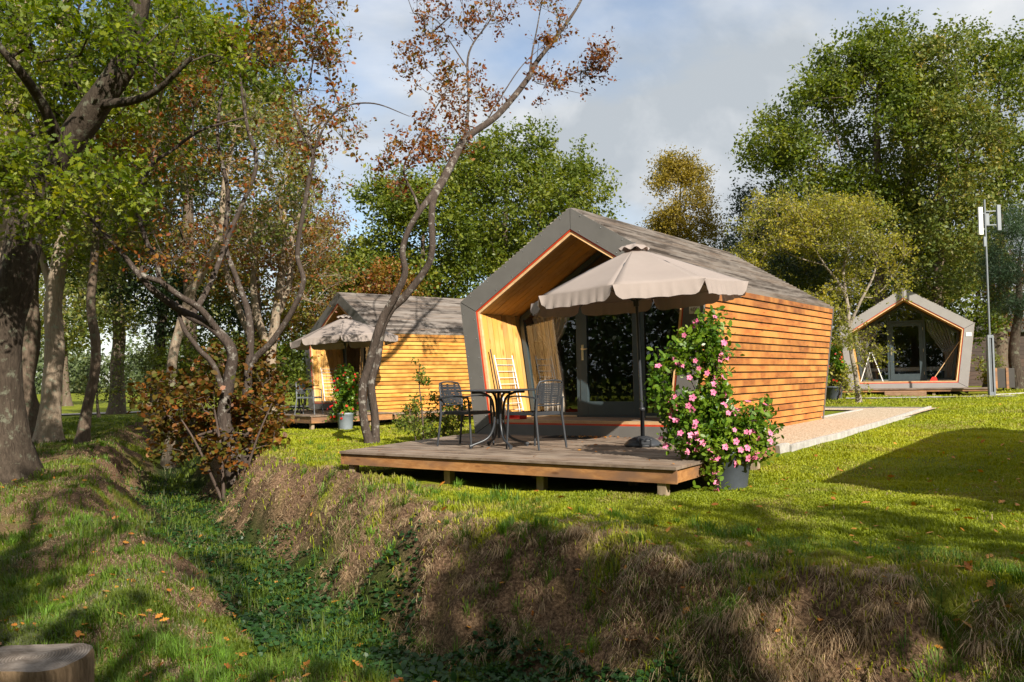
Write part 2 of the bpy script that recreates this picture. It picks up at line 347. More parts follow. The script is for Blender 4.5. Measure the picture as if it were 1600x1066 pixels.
def base_z(x, y):
    x = np.asarray(x, float); y = np.asarray(y, float); num = 0; den = 0
    for cx, cy, cz in CTRL:
        d2 = (x - cx) ** 2 + (y - cy) ** 2; s = .6 + .02 * (cx * cx + cy * cy) ** .5 * 2
        wgt = 1 / (d2 + s * s * .35) ** 1.6; num = num + wgt * cz; den = den + wgt
    return num / den
DITCH = [(12, -2.6), (6.5, 1.0), (3.6, 2.95), (1.6, 4.25), (.2, 5.3), (-.9, 6.4), (-2.6, 9.3), (-4.4, 12.4), (-5.9, 15.6), (-7.3, 19), (-9.3, 25), (-11.5, 31), (-13, 34.5)]
def ditch(x, y):
    """signed distance across (+ = cabin side), distance along"""
    best = np.full(np.shape(x), 1e9); sg = np.zeros(np.shape(x)); al = np.zeros(np.shape(x)); acc = 0
    for (ax, ay), (bx, by) in zip(DITCH[:-1], DITCH[1:]):
        dx, dy = bx - ax, by - ay; l = math.hypot(dx, dy)
        t = np.clip(((x - ax) * dx + (y - ay) * dy) / l / l, 0, 1); px = ax + t * dx; py = ay + t * dy
        d = np.hypot(x - px, y - py); side = np.sign(dx * (y - ay) - dy * (x - ax)); k = d < best
        best = np.where(k, d, best); sg = np.where(k, -side, sg); al = np.where(k, acc + t * l, al); acc += l
    return best * sg, al
DL = sum(math.hypot(b[0] - a[0], b[1] - a[1]) for a, b in zip(DITCH[:-1], DITCH[1:]))
def ground(x, y, fine=True):
    x = np.asarray(x, float); y = np.asarray(y, float); z = base_z(x, y)
    s, al = ditch(x, y)
    wob = (fbm(x * .9, y * .9, 3, 11) - .5) * .75 + (fbm(x * 3.1, y * 3.1, 3, 17) - .5) * .36
    d = np.abs(s) + wob
    right = s > 0
    wt = np.where(right, 1.25, 1.6); wb = np.where(right, .40, .30)
    end = sstep(DL - 3.0, DL + .2, al)
    depth = (.86 + .0 * al) * (1 - end)
    t = np.clip((d - wb) / (wt - wb), 0, 1); prof = np.where(right, t ** 1.15 * (1.6 - .6 * t) if False else sstep(0, 1, t) * .6 + t * .4, sstep(0, 1, t))
    bottom = base_z(x, y) * 0 + np.where(right, -1.27, -1.27) * (1 - end) + end * z
    bottom = np.minimum(bottom, z)
    z2 = bottom * (1 - prof) + z * prof
    z2 = np.where(d > wt, z, z2)
    z2 = z2 + np.exp(-((d - wt) / .6) ** 2) * np.where(right, .05, .17) * (1 - end)
    if fine:
        left = sstep(.2, -1.0, s); near = sstep(60, 15, y)
        z2 = z2 + (fbm(x * .7, y * .7, 3, 5) - .5) * .12 * near * (.35 + left) + (fbm(x * 4, y * 4, 3, 9) - .5) * (.025 + .07 * np.exp(-((np.abs(s) - .9) / .7) ** 2)) * near
        clod = np.exp(-((s - 1.0) / .55) ** 2); z2 = z2 + ((fbm(x * 4.6, y * 4.6, 4, 41) - .5) * .17 + (fbm(x * 11, y * 11, 2, 43) - .5) * .07) * clod * near
    # keep the ground level under buildings
    cx, cy = x - C1.x, y - C1.y; u = -math.sin(TH1) * cx + math.cos(TH1) * cy; xx = math.cos(TH1) * cx + math.sin(TH1) * cy
    g = sstep(3.3, 3.0, xx) * sstep(-3.4, -2.6, xx) * sstep(-.4, .25, u) * sstep(12.5, 10.8, u)
    z2 = z2 * (1 - g) + g * (-.1 + .008 * np.clip(u, 0, 11))
    return z2
def gz(x, y): return float(ground(np.array([x]), np.array([y]))[0])
def lvl(x, y):
    """masks: bank bareness 0..1 and bottom-of-ditch 0..1"""
    s, al = ditch(x, y); n = fbm(x * 1.1, y * 1.1, 4, 31); n2 = fbm(x * 3.2, y * 3.2, 3, 37)
    a = np.abs(s) + (n - .5) * .8
    end = sstep(DL + .5, DL - 2.5, al)
    bank = sstep(.30, .62, a) * sstep(1.9, 1.25, a) * end
    edge = sstep(.30, .62, a) * sstep(2.9, 1.8, a + (n2 - .5) * 1.6) * end; right_top = sstep(1.95, 1.15, a + (n2 - .5) * 1.5)
    bank = np.where(s > 0, sstep(.30, .62, a) * right_top * end, edge * sstep(.33, .47, n2 + .04))
    leftpatch = np.where((s < 0), sstep(.41, .53, n * .6 + n2 * .4 + .03) * sstep(10.0, 6.0, -s), 0) * sstep(30, 18, y)
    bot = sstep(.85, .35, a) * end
    return np.clip(np.maximum(bank, leftpatch * .9), 0, 1), bot
def axis(a, b, fine, coarse_pts):
    mid = np.arange(a, b, fine); return np.unique(np.concatenate([coarse_pts[0], mid, coarse_pts[1]]))
gx = axis(-9, 7, .06, (np.concatenate([-np.geomspace(600, 30, 14), np.arange(-30, -9, .7)]), np.concatenate([np.arange(7, 24, .4), np.geomspace(25, 600, 16)])))
gy = axis(3, 16, .06, (np.concatenate([-np.geomspace(300, 12, 8), np.arange(-12, 3, .5)]), np.concatenate([np.arange(16, 20, .12), np.arange(20, 46, .35), np.geomspace(47, 900, 24)])))
GX, GY = np.meshgrid(gx, gy); GZ = ground(GX, GY)
nx, ny = len(gx), len(gy)
idx = np.arange(nx * ny).reshape(ny, nx)
Q = np.stack([idx[:-1, :-1], idx[:-1, 1:], idx[1:, 1:], idx[1:, :-1]], -1).reshape(-1, 4)
bank, bot = lvl(GX, GY)
cold = np.stack([bank.ravel(), bot.ravel(), (fbm(GX * .25, GY * .25, 3, 77)).ravel()], -1)
m, t, b, o = nmat('ground_turf')
va = t.nodes.new('ShaderNodeVertexColor'); va.layer_name = 'Col'; sp = t.nodes.new('ShaderNodeSeparateColor'); t.links.new(va.outputs[0], sp.inputs[0])
mpg = mapping(t, (1, 1, 1)); ng = noise(t, 1.3, 8, .7, mpg.outputs[0]); nf = noise(t, 40, 6, .7, mpg.outputs[0])
rg = ramp(t, [(.25, (.07, .09, .008)), (.5, (.15, .175, .012)), (.72, (.25, .25, .02))]); t.links.new(ng.outputs[0], rg.inputs[0])
rd = ramp(t, [(.3, (.045, .026, .015)), (.55, (.17, .105, .064)), (.75, (.31, .215, .14))]); t.links.new(nf.outputs[0], rd.inputs[0])
c1 = mixc(t, sp.outputs[0], rg.outputs[0], rd.outputs[0])
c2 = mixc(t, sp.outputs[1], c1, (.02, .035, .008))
mf = ramp(t, [(.3, (.55, .55, .55)), (.7, (1.25, 1.25, 1.2))]); t.links.new(nf.outputs[0], mf.inputs[0])
c3 = mixc(t, 1.0, c2, mf.outputs[0], 'MULTIPLY')
t.links.new(c3, b.inputs['Base Color']); b.inputs['Roughness'].default_value = .95; b.inputs['Specular IOR Level'].default_value = .1
bump(t, b, nf.outputs[0], .8, .03)
np_mesh('ground', np.stack([GX, GY, GZ], -1).reshape(-1, 3), Q, m, col=cold, smooth=True, kind='structure')

def sheet(name, quad_fn, nu, nv, mat, lift, kind='structure'):
    """sheet draped on the ground; quad_fn(s,t) -> (x,y)"""
    S, T = np.meshgrid(np.linspace(0, 1, nu), np.linspace(0, 1, nv)); X, Y = quad_fn(S, T); Z = ground(X, Y) + lift
    i = np.arange(nu * nv).reshape(nv, nu); q = np.stack([i[:-1, :-1], i[:-1, 1:], i[1:, 1:], i[1:, :-1]], -1).reshape(-1, 4)
    return np_mesh(name, np.stack([X, Y, Z], -1).reshape(-1, 3), q, mat, smooth=True, kind=kind)
def cabxy(x, u, C=C1, th=TH1):
    return C.x + math.cos(th) * x - math.sin(th) * u, C.y + math.sin(th) * x + math.cos(th) * u
mg, t, b, o = nmat('gravel'); mpq = mapping(t, (1, 1, 1)); vo = t.nodes.new('ShaderNodeTexVoronoi'); vo.inputs['Scale'].default_value = 55
t.links.new(mpq.outputs[0], vo.inputs['Vector']); rr = ramp(t, [(0, (.22, .15, .09)), (.4, (.42, .31, .2)), (1, (.56, .46, .34))])
sc_ = t.nodes.new('ShaderNodeSeparateColor'); t.links.new(vo.outputs['Color'], sc_.inputs[0]); t.links.new(sc_.outputs[0], rr.inputs[0])
t.links.new(rr.outputs[0], b.inputs['Base Color']); b.inputs['Roughness'].default_value = .9; bump(t, b, vo.outputs['Distance'], .8, .01)
M['gravel'] = mg
sheet('gravel_path', lambda s, t_: cabxy(1.75 + 1.35 * s, .15 + 10.9 * t_), 16, 90, mg, .035)
sheet('gravel_path', lambda s, t_: cabxy(-4 + 7.05 * s, 9.9 + 1.1 * t_), 60, 12, mg, .028)
mpth = plain('path_gravel', (.27, .24, .2), .95, 0, .25, 8)
sheet('path', lambda s, t_: (-34 + 26 * s, 41 + 2.4 * t_ + 3 * np.sin(s * 2.2)), 60, 8, mpth, .05)
sheet('path', lambda s, t_: (9.8 + 5.2 * s, 27.3 - 1.2 * s + .7 * t_), 30, 6, M['kerb'], .03)

# ------------------------------------------------------------------ cabins
WE, WB, HE, HA, LEN = 2.12, 1.853, 2.13, 3.42, 6.21
def wx(z): return WB + (WE - WB) * z / HE
def build_cabin(name='cabin', siding='siding'):
    root = empty(name, (0, 0, 0))
    OUT = [(-WB, 0), (-WE, HE), (0, HA), (WE, HE), (WB, 0)]
    IN = [(-1.575, .165), (-1.81, 1.965), (0, 3.10), (1.81, 1.965), (1.575, .165)]
    IW = [(-1.545, .20), (-1.775, 1.945), (0, 3.06), (1.775, 1.945), (1.545, .20)]
    # front fascia ring : five mitred panels
    b = MB()
    for i in range(5):
        j = (i + 1) % 5; a0, a1, b0, b1 = OUT[i], OUT[j], IN[i], IN[j]
        def sh(p, q_, k=.0015):  # tiny open joint between panels
            return p
        e = .003
        A0 = (a0[0] + (a1[0] - a0[0]) * e, a0[1] + (a1[1] - a0[1]) * e); A1 = (a1[0] + (a0[0] - a1[0]) * e, a1[1] + (a0[1] - a1[1]) * e)
        B0 = (b0[0] + (b1[0] - b0[0]) * e, b0[1] + (b1[1] - b0[1]) * e); B1 = (b1[0] + (b0[0] - b1[0]) * e, b1[1] + (b0[1] - b1[1]) * e)
        b.prism([A0, A1, B1, B0][::-1], -.012, .05)
    fas = b.build('fascia', M['grey'], root)
    # screws
    scr = None
    for i in range(4):
        a0, a1, b0, b1 = [Vector((p[0], 0, p[1])) for p in (OUT[i], OUT[i + 1], IN[i], IN[i + 1])]
        for k in range(6):
            for f_ in (.14, .86):
                t_ = (k + .5) / 6; p = (a0.lerp(a1, t_)).lerp(b0.lerp(b1, t_), f_)
                if scr is None:
                    b = MB(); b.lathe([(.0001, .006), (.007, .005), (.009, .002), (.009, 0)], 8); scr = b.build('screw', M['steel'], fas); q_ = scr
                else: q_ = scr.copy(); COL.objects.link(q_); q_.parent = fas
                q_.rotation_euler = (math.pi / 2, 0, 0); q_.location = (p.x, -.012, p.z)
    # red trim ring and pale wooden ring
    b = MB()
    for i in range(5):
        j = (i + 1) % 5; o_ = lambda p, k: (IN[p][0] * (1 - k) + IW[p][0] * k, IN[p][1] * (1 - k) + IW[p][1] * k)
        b.prism([IN[i], IN[j], o_(j, .72), o_(i, .72)][::-1], .0, .045)
    b.build('red_trim', M['red'], root)
    b = MB()
    ND = 1.12
    I2 = [(-1.51, .235), (-1.745, 1.927), (0, 3.022), (1.745, 1.927), (1.51, .235)]
    for i in range(5):
        j = (i + 1) % 5; o_ = lambda p, k: (IN[p][0] * (1 - k) + IW[p][0] * k, IN[p][1] * (1 - k) + IW[p][1] * k)
        b.prism([o_(i, .74), o_(j, .74), I2[j], I2[i]][::-1], .012, .06)
    b.build('wooden_trim', M['trim'], root)
    # niche lining: boards along the slope, set side by side in depth
    b = MB(); nb = 8; pw = (ND - .02) / 8
    for i in range(4):
        p0, p1 = Vector((I2[i][0], 0, I2[i][1])), Vector((I2[i + 1][0], 0, I2[i + 1][1])); d = p1 - p0; nrm = Vector((-d.z, 0, d.x)).normalized()  # outward
        for k in range(8):
            y0 = .06 + k * pw; y1 = y0 + pw - .011; th = .02 + .002 * ((k * 7 + i * 3) % 3)
            s0 = p0 + nrm * .0; s1 = p1
            c = []
            for off in (th, 0.0):
                for (pp, yy) in ((s0, y0), (s1, y0), (s1, y1), (s0, y1)):
                    c.append(Vector((pp.x, yy, pp.z)) + nrm * (off + .002 * (k % 2)))
            b.hexa([c[0], c[1], c[2], c[3], c[4], c[5], c[6], c[7]])
    b.build('niche_lining', M['lining'], root)
    b = MB()
    for k in range(8):
        b.box(-1.5, 1.5, .062 + k * .135, .062 + k * .135 + .13, .17, .232)
    b.build('niche_floor', M['deck'], root)
    # glazed front wall at ND
    g = MB(); GW = [(-1.49, .235), (-1.72, 1.915), (0, 2.99), (1.72, 1.915), (1.49, .235)]
    def bar(a, b_, wd=.07, dp=.07, yy=ND): g.beam((a[0], yy, a[1]), (b_[0], yy, b_[1]), wd, dp, (0, 1, 0))
    cxm, czm = 0, 1.5
    S = [(p[0] * .972, p[1] + (.035 if k in (0, 4) else -.03 if k != 2 else -.045)) for k, p in enumerate(GW)]
    for i in range(5):
        j = (i + 1) % 5; g.beam((S[i][0], ND + .001 * i, S[i][1]), (S[j][0], ND + .001 * i, S[j][1]), .075, .08, (0, 1, 0))
    xl, xr = -.56, .60
    def topz(x): return 2.99 - abs(x) * (2.99 - 1.915) / 1.72 - .03
    for x in (xl, xr): g.beam((x, ND + .006, .27), (x, ND + .006, topz(x)), .07, .074, (0, 1, 0))
    g.beam((xl, ND + .009, 2.33), (xr, ND + .009, 2.33), .07, .07, (0, 1, 0))
    g.beam((-1.2, ND + .008, .3), (-1.2, ND + .008, topz(1.2)), .05, .06, (0, 1, 0)) if False else None
    g.build('window_frame', M['frame'], root)
    for (px0, px1) in ((-1.70, xl), (xr, 1.70)):
        p = MB()
        if px0 < 0: poly = [(-1.44, .27), (-1.67, 1.9), (xl, topz(xl)), (xl, .27)]
        else: poly = [(xr, .27), (xr, topz(xr)), (1.67, 1.9), (1.44, .27)]
        p.prism(poly, ND - .004, ND + .004); p.build('window_pane', M['glass'], root)
    p = MB(); p.prism([(xl, 2.36), (xl, topz(xl)), (0, 2.95), (xr, topz(xr)), (xr, 2.36)], ND - .004, ND + .004); p.build('transom_pane', M['glass'], root)
    for xa, xb in ((-1.42, xl - .04), (xr + .04, 1.42)):
        s = MB(); s.box(xa, xb, ND - .06, ND - .04, .238, .262); s.build('sill', M['brass'], root)
    # door
    dx0, dx1, dz0, dz1 = xl + .04, xr - .04, .262, 2.29
    d = MB(); y0, y1 = ND - .045, ND + .025
    d.box(dx0, dx0 + .13, y0, y1, dz0, dz1); d.box(dx1 - .13, dx1, y0, y1, dz0, dz1)
    d.box(dx0 + .13, dx1 - .13, y0 + .002, y1, dz1 - .13, dz1); d.box(dx0 + .13, dx1 - .13, y0 + .002, y1, dz0, dz0 + .22)
    door = d.build('door', M['frame'], root, .004)
    p = MB(); p.box(dx0 + .125, dx1 - .125, ND - .014, ND - .006, dz0 + .21, dz1 - .125); p.build('door_pane', M['glass'], door)
    h = MB(); h.box(dx0 + .035, dx0 + .075, y0 - .01, y0, 1.15, 1.40); h.tube([(dx0 + .055, y0 - .005, 1.33), (dx0 + .055, y0 - .05, 1.33), (dx0 + .17, y0 - .055, 1.33)], .010, 8)
    h.tube([(dx0 + .055, y0 - .02, 1.2), (dx0 + .055, y0, 1.2)], .012, 8); h.build('handle', M['brass'], door, .002)
    for z in (.5, 1.3, 2.05):
        h = MB(); h.tube([(dx1 + .004, y0 - .006, z - .05), (dx1 + .004, y0 - .006, z + .05)], .009, 8); h.build('hinge', M['brass'], door)
    # side walls : lapped boards with shadow gaps, on a dark backing
    for sgn, nm in ((1, 'side_wall'), (-1, 'side_wall')):
        b = MB(); pitch = .1105; z = -.075; k = 0
        while z < HE - .02:
            z1 = min(z + pitch - .022, HE - .01)
            c = []
            for (zz, ox) in ((z, .022), (z1, .012)):
                x_o = sgn * (wx(zz) + ox - .012); x_i = sgn * (wx(zz) - .014)
                yj = .052
                c.append([(x_i, yj, zz), (x_o, yj, zz), (x_o, LEN, zz), (x_i, LEN, zz)])
            # split boards lengthwise with a butt joint at a varying place
            j = 1.4 + ((k * 2.37) % 3.6) if k % 3 == 0 else None
            spans = [(yj, LEN)] if j is None else [(yj, j - .001), (j + .001, LEN)]
            for (ya, yb) in spans:
                q0 = [(p[0], ya if p[1] == yj else yb, p[2]) for p in c[0]]; q1 = [(p[0], ya if p[1] == yj else yb, p[2]) for p in c[1]]
                b.hexa(q0 + q1)
            z += pitch; k += 1
        wall = b.build(nm, M[siding], root)
        bb = MB(); c0 = [(sgn * (WB - .06), .05, -.075), (sgn * (WB - .018 - .01), .05, -.075), (sgn * (WB - .028), LEN - .01, -.075), (sgn * (WB - .06), LEN - .01, -.075)]
        c1_ = [(p[0] + sgn * (WE - WB), p[1], HE - .03) for p in c0]; bb.hexa(c0 + c1_); bb.build('wall_backing', M['ink'], wall)
        e = MB(); e.beam((sgn * (WB + .004), LEN + .006, -.08), (sgn * (WE + .006), LEN + .006, HE), .03, .025, (0, 1, 0)); e.build('corner_trim', M['grey'], wall)
    b = MB(); b.prism([(-WB + .03, -.07), (-WE + .03, HE - .02), (0, HA - .05), (WE - .03, HE - .02), (WB - .03, -.07)], LEN - .05, LEN); b.build('rear_wall', M[siding], root)
    # interior
    b = MB(); b.box(-1.5, 1.5, ND + .1, LEN - .1, .15, .22); b.build('room_floor', M['room'], root)
    b = MB(); b.prism([(-1.75, .1), (-1.98, 2.05), (0, 3.2), (1.98, 2.05), (1.75, .1)], LEN - .12, LEN - .08); b.build('room_wall', M['room'], root)
    b = MB()
    for i in range(4):
        p0, p1 = I2[i], I2[i + 1]; d = Vector((p1[0] - p0[0], 0, p1[1] - p0[1])).normalized(); nn_ = Vector((-d.z, 0, d.x)) * .015
        q = [Vector((p0[0], ND + .06, p0[1])), Vector((p1[0], ND + .06, p1[1])), Vector((p1[0], LEN - .13, p1[1])), Vector((p0[0], LEN - .13, p0[1]))]
        b.hexa([v + nn_ for v in q] + q)
    b.build('room_lining', M['room'], root)
    # roof: lapped boards running along the ridge
    for sgn in (-1, 1):
        b = MB(); n = 30; P0 = Vector((sgn * (WE + .012), 0, HE - .005)); P1 = Vector((0, 0, HA + .008)); d = (P1 - P0); L_ = d.length; d.normalize(); nrm = Vector((-d.z * sgn * -1 * -1, 0, d.x)) ; nrm = Vector((d.z * sgn, 0, -d.x * sgn)); 
        if nrm.z < 0: nrm = -nrm
        pt = L_ / n
        for k in range(n):
            a = P0 + d * (k * pt); bq = P0 + d * ((k + 1) * pt - .021)
            j = 1.2 + ((k * 1.77) % 4.2); spans = [(.0, j), (j + .004, LEN + .02)]
            for (ya, yb) in spans:
                ho = .019 + .003 * ((k * 5) % 3); hi = .001
                cs = [a - nrm * .03, bq - nrm * .03, bq + nrm * hi, a + nrm * ho]
                q0 = [Vector((p.x, ya, p.z)) for p in cs]; q1 = [Vector((p.x, yb, p.z)) for p in cs]
                if sgn > 0: b.hexa(q0 + q1)
                else: b.hexa(q0[::-1] + q1[::-1])
        rf = b.build('roof', M['roof'], root)
        bk = MB(); a = P0 - nrm * .035; c_ = P1 - nrm * .035
        bk.hexa([Vector((a.x, .06, a.z)), Vector((c_.x, .06, c_.z)), Vector((c_.x, .06, c_.z)) - nrm * .03, Vector((a.x, .06, a.z)) - nrm * .03,
                 Vector((a.x, LEN, a.z)), Vector((c_.x, LEN, c_.z)), Vector((c_.x, LEN, c_.z)) - nrm * .03, Vector((a.x, LEN, a.z)) - nrm * .03]); bk.build('roof_backing', M['ink'], rf)
    return root

def digits404(parent, x0, z0, hgt, y, mat):
    b = MB(); wd = hgt * .62; r_ = hgt * .06
    def four(x):
        b.tube([(x + wd * .5, y, z0 + hgt), (x + wd * .05, y, z0 + hgt * .38), (x + wd * .95, y, z0 + hgt * .38)], r_, 6); b.tube([(x + wd * .68, y, z0 + hgt * .72), (x + wd * .68, y, z0)], r_, 6)
    four(x0)
    b.tube([(x0 + wd * 1.75 + wd * .45 * math.cos(a), y, z0 + hgt * .5 + hgt * .5 * math.sin(a)) for a in [k * math.pi / 10 for k in range(21)]], r_, 6, False)
    four(x0 + wd * 2.4)
    return b.build('digits', mat, parent)

proto = build_cabin('cabin', 'siding')
proto.location = C1; proto.rotation_euler = (0, 0, TH1)
tag(proto, 'orange timber cabin with grey gable frame, nearest one, behind table and open parasol', 'cabin', 'pentagon timber cabins')
def copy_cabin(loc, th, label, siding=None):
    c = copy_tree(proto); c.location = loc; c.rotation_euler = (0, 0, th); c['label'] = label
    return c
C2 = Vector((-5.05, 25.7, .06)); TH2 = R(-50)
cabin2 = copy_cabin(C2, TH2, 'honey coloured timber cabin behind the forked tree, parasol and red flowers in front')
for ch in cabin2.children:
    if ch.name.startswith('side_wall'):
        ch.data = ch.data.copy(); ch.data.materials[0] = M['siding_honey']
C3 = Vector((13.43, 30.19, .30)); TH3 = R(-24.2)
cabin3 = copy_cabin(C3, TH3, 'cabin with pale grey gable frame seen head on behind the yellow birch')
m3 = plain('pale_grey_panel', (.27, .25, .235), .55, 0, .06, 3)
for ch in cabin3.children:
    if ch.name.startswith('fascia'): ch.data = ch.data.copy(); ch.data.materials[0] = m3
# neighbour cabin beside the photographer: its shadow lies on the lawn
C4 = Vector((6.58, 5.01, -.1))
cabin4 = copy_cabin(C4, TH1, 'timber cabin just right of the lawn that throws the gable shaped shadow')
# number plates
pl = MB(); pl.box(1.875, 2.035, -.022, -.0135, 1.715, 1.835); plate = pl.build('number_plate', M['cream'], proto); digits404(plate, 1.897, 1.75, .05, -.024, M['ink'])
pl = MB(); pl.box(1.85, 2.02, -.024, -.0135, 1.70, 1.83); pl.build('number_plate', M['white'], cabin3)

# ------------------------------------------------------------------ decks
def build_deck(C, th, corners, front_h, posts, label, group='cabin decks', fbh=.135):
    """corners: FL FR BR BL in cabin coords, boards parallel to the front"""
    root = empty('deck', (0, 0, 0), 0, label, 'deck', group)
    FL, FR, BR, BL = [Vector((c[0], c[1], 0)) for c in corners]
    W3 = lambda v: cabpt(v.x, v.y, v.z, C, th)
    n = max(3, int(((BL - FL).length) / .145)); b = MB()
    for k in range(n):
        t0 = k / n; t1 = (k + 1) / n - .006 / ((BL - FL).length)
        ov = .02
        a, b_, c_, d = FL.lerp(BL, t0), FR.lerp(BR, t0), FR.lerp(BR, t1), FL.lerp(BL, t1)
        hz = .0015 * ((k * 5) % 3)
        cut = .3 + .4 * ((k * .37) % 1)
        for (s0, s1) in ((0, cut), (cut + .0006, 1)):
            q = [a.lerp(b_, s0), a.lerp(b_, s1), d.lerp(c_, s1), d.lerp(c_, s0)]
            b.hexa([W3(p + Vector((0, 0, -.028))) for p in q] + [W3(p + Vector((0, 0, hz))) for p in q])
    b.build('deck_board', M['deck'], root).name = 'deck_boards'
    b = MB(); ins = .03
    def face(p, q, outn):
        d_ = (q - p).normalized(); o_ = outn
        a = p - o_ * ins; c = q - o_ * ins
        for zz0, zz1 in ((-.03 - fbh, -.03),):
            q4 = [a, c, c - o_ * .03, a - o_ * .03]
            b.hexa([W3(v + Vector((0, 0, zz0))) for v in q4] + [W3(v + Vector((0, 0, zz1))) for v in q4])
    face(FL, FR, (FL - BL).normalized()); face(FR + (BR - FR).normalized() * .03, BR, (FR - FL).normalized()); face(BL, FL + (BL - FL).normalized() * .03, (FL - FR).normalized())
    b.build('rim_board', M['deck_face'], root)
    b = MB()
    for k in range(1, 6):
        p, q = FL.lerp(FR, k / 6) - (FL - BL).normalized() * .12, BL.lerp(BR, k / 6)
        b.beam(W3(p + Vector((0, 0, -.1))), W3(q + Vector((0, 0, -.1))), .05, .13)
    b.build('joists', M['shadewood'], root)
    for (x, u) in posts:
        g = W3(Vector((x, u, 0))); z = gz(g.x, g.y); p = MB(); p.box(-.045, .045, -.045, .045, z - .12, C.z - .032, Matrix.Translation((g.x, g.y, 0)) @ Matrix.Rotation(th, 4, 'Z'))
        p.build('post', M['post'], root)
    return root
build_deck(C1, TH1, [(-1.42, -3.40), (3.20, -3.46), (3.04, .0), (-2.02, .0)], 0,
           [(-1.28, -3.28), (3.02, -3.36), (3.03, -2.3), (1.5, -3.2), (.2, -3.2), (-1.5, -1.6), (.2, -1.2), (1.6, -1.2), (3.02, -.8), (2.3, -2.6), (.9, -2.4)], 'low weathered deck under the round table and the two charcoal chairs')
D2 = Vector((C2.x, C2.y, C2.z - .02))
build_deck(D2, TH2, [(-2.0, -2.5), (2.95, -2.5), (2.95, 3.1), (-2.0, 0)], 0, [(2.8, -2.35), (1.2, -2.35), (2.8, -.5), (-.4, -2.3), (2.8, 1.8)], 'low deck of the honey cabin, a pot of red flowers at its corner', fbh=.16) if False else None
build_deck(D2, TH2, [(-2.0, -2.4), (2.9, -2.4), (2.9, .0), (-2.0, .0)], 0, [(2.75, -2.28), (1.2, -2.28), (2.75, -.6), (-.4, -2.2)], 'low deck of the honey cabin, empty chair and pot of red flowers at it', fbh=.16)
r = build_deck(Vector((C2.x, C2.y, C2.z - .06)), TH2, [(1.95, .03), (2.9, .03), (2.9, 3.2), (1.95, 3.2)], 0, [(2.8, .6), (2.8, 2.9)], 'narrow boardwalk along the side wall of the honey cabin', fbh=.12); r.name = 'boardwalk'; r['category'] = 'boardwalk'; del r['group']
build_deck(Vector((C3.x, C3.y, C3.z)), TH3, [(-2.35, -1.2), (2.6, -1.2), (2.6, .0), (-2.35, .0)], 0, [(-2.2, -1.05), (2.4, -1.05), (.8, -1.05)], 'shallow pale deck along the front of the head-on cabin', fbh=.07)
# step in front of cabin 3
s = MB(); p = Matrix.Translation(cabpt(-.05, -1.27, 0, C3, TH3)) @ Matrix.Rotation(TH3, 4, 'Z')
s.box(-.62, .62, -.42, 0, -.28, -.10, p); s.box(-.62, .62, -.42, .0, -.098, -.075, p)
s.build('step', wood('step_wood', [(.22, .12, .07), (.3, .17, .1), (.4, .25, .16)], (1, 3, 3)), None, .004, 'reddish wooden step before the head-on cabin', 'step')

# ------------------------------------------------------------------ kerbs (each a thing)
def kerb(pts, label, h=.07, wd=.06, mat='kerb', ground_off=.05, n=14):
    b = MB(); P = []
    for (a, c) in zip(pts[:-1], pts[1:]):
        for k in range(n): P.append((a[0] + (c[0] - a[0]) * k / n, a[1] + (c[1] - a[1]) * k / n))
    P.append(pts[-1])
    for a, c in zip(P[:-1], P[1:]):
        za, zc = gz(*a), gz(*c)
        dd = Vector((c[0] - a[0], c[1] - a[1], 0)); c2 = (c[0] - dd.x * .012, c[1] - dd.y * .012)
        b.beam((a[0], a[1], za + h - .15), (c2[0], c2[1], zc + h - .15), wd, .3)
    return b.build('kerb', M[mat], None, .004, label, 'kerb', 'path kerbs')
kerb([cabxy(3.12, .22), cabxy(3.12, 5.5), cabxy(2.95, 11.0)], 'grey concrete kerb along the gravel strip beside the big cabin', .075)
kerb([cabxy(2.95, 11.08), cabxy(-4, 11.1)], 'dark thin edging closing the far end of the gravel strip', .05, .04, 'galv')
kerb([cabxy(1.72, 6.35), cabxy(1.72, 9.85)], 'pale short kerb behind the rear corner of the big cabin', .06)
kerb([cabxy(3.05, -.02), cabxy(3.1, .18)], 'upright concrete kerb stone where the deck ends', .1, .07)
kerb([(14.6, 28.0), (17.8, 28.6), (24, 28.2)], 'curved concrete kerb on the lawn by the antenna mast', .04, .06)

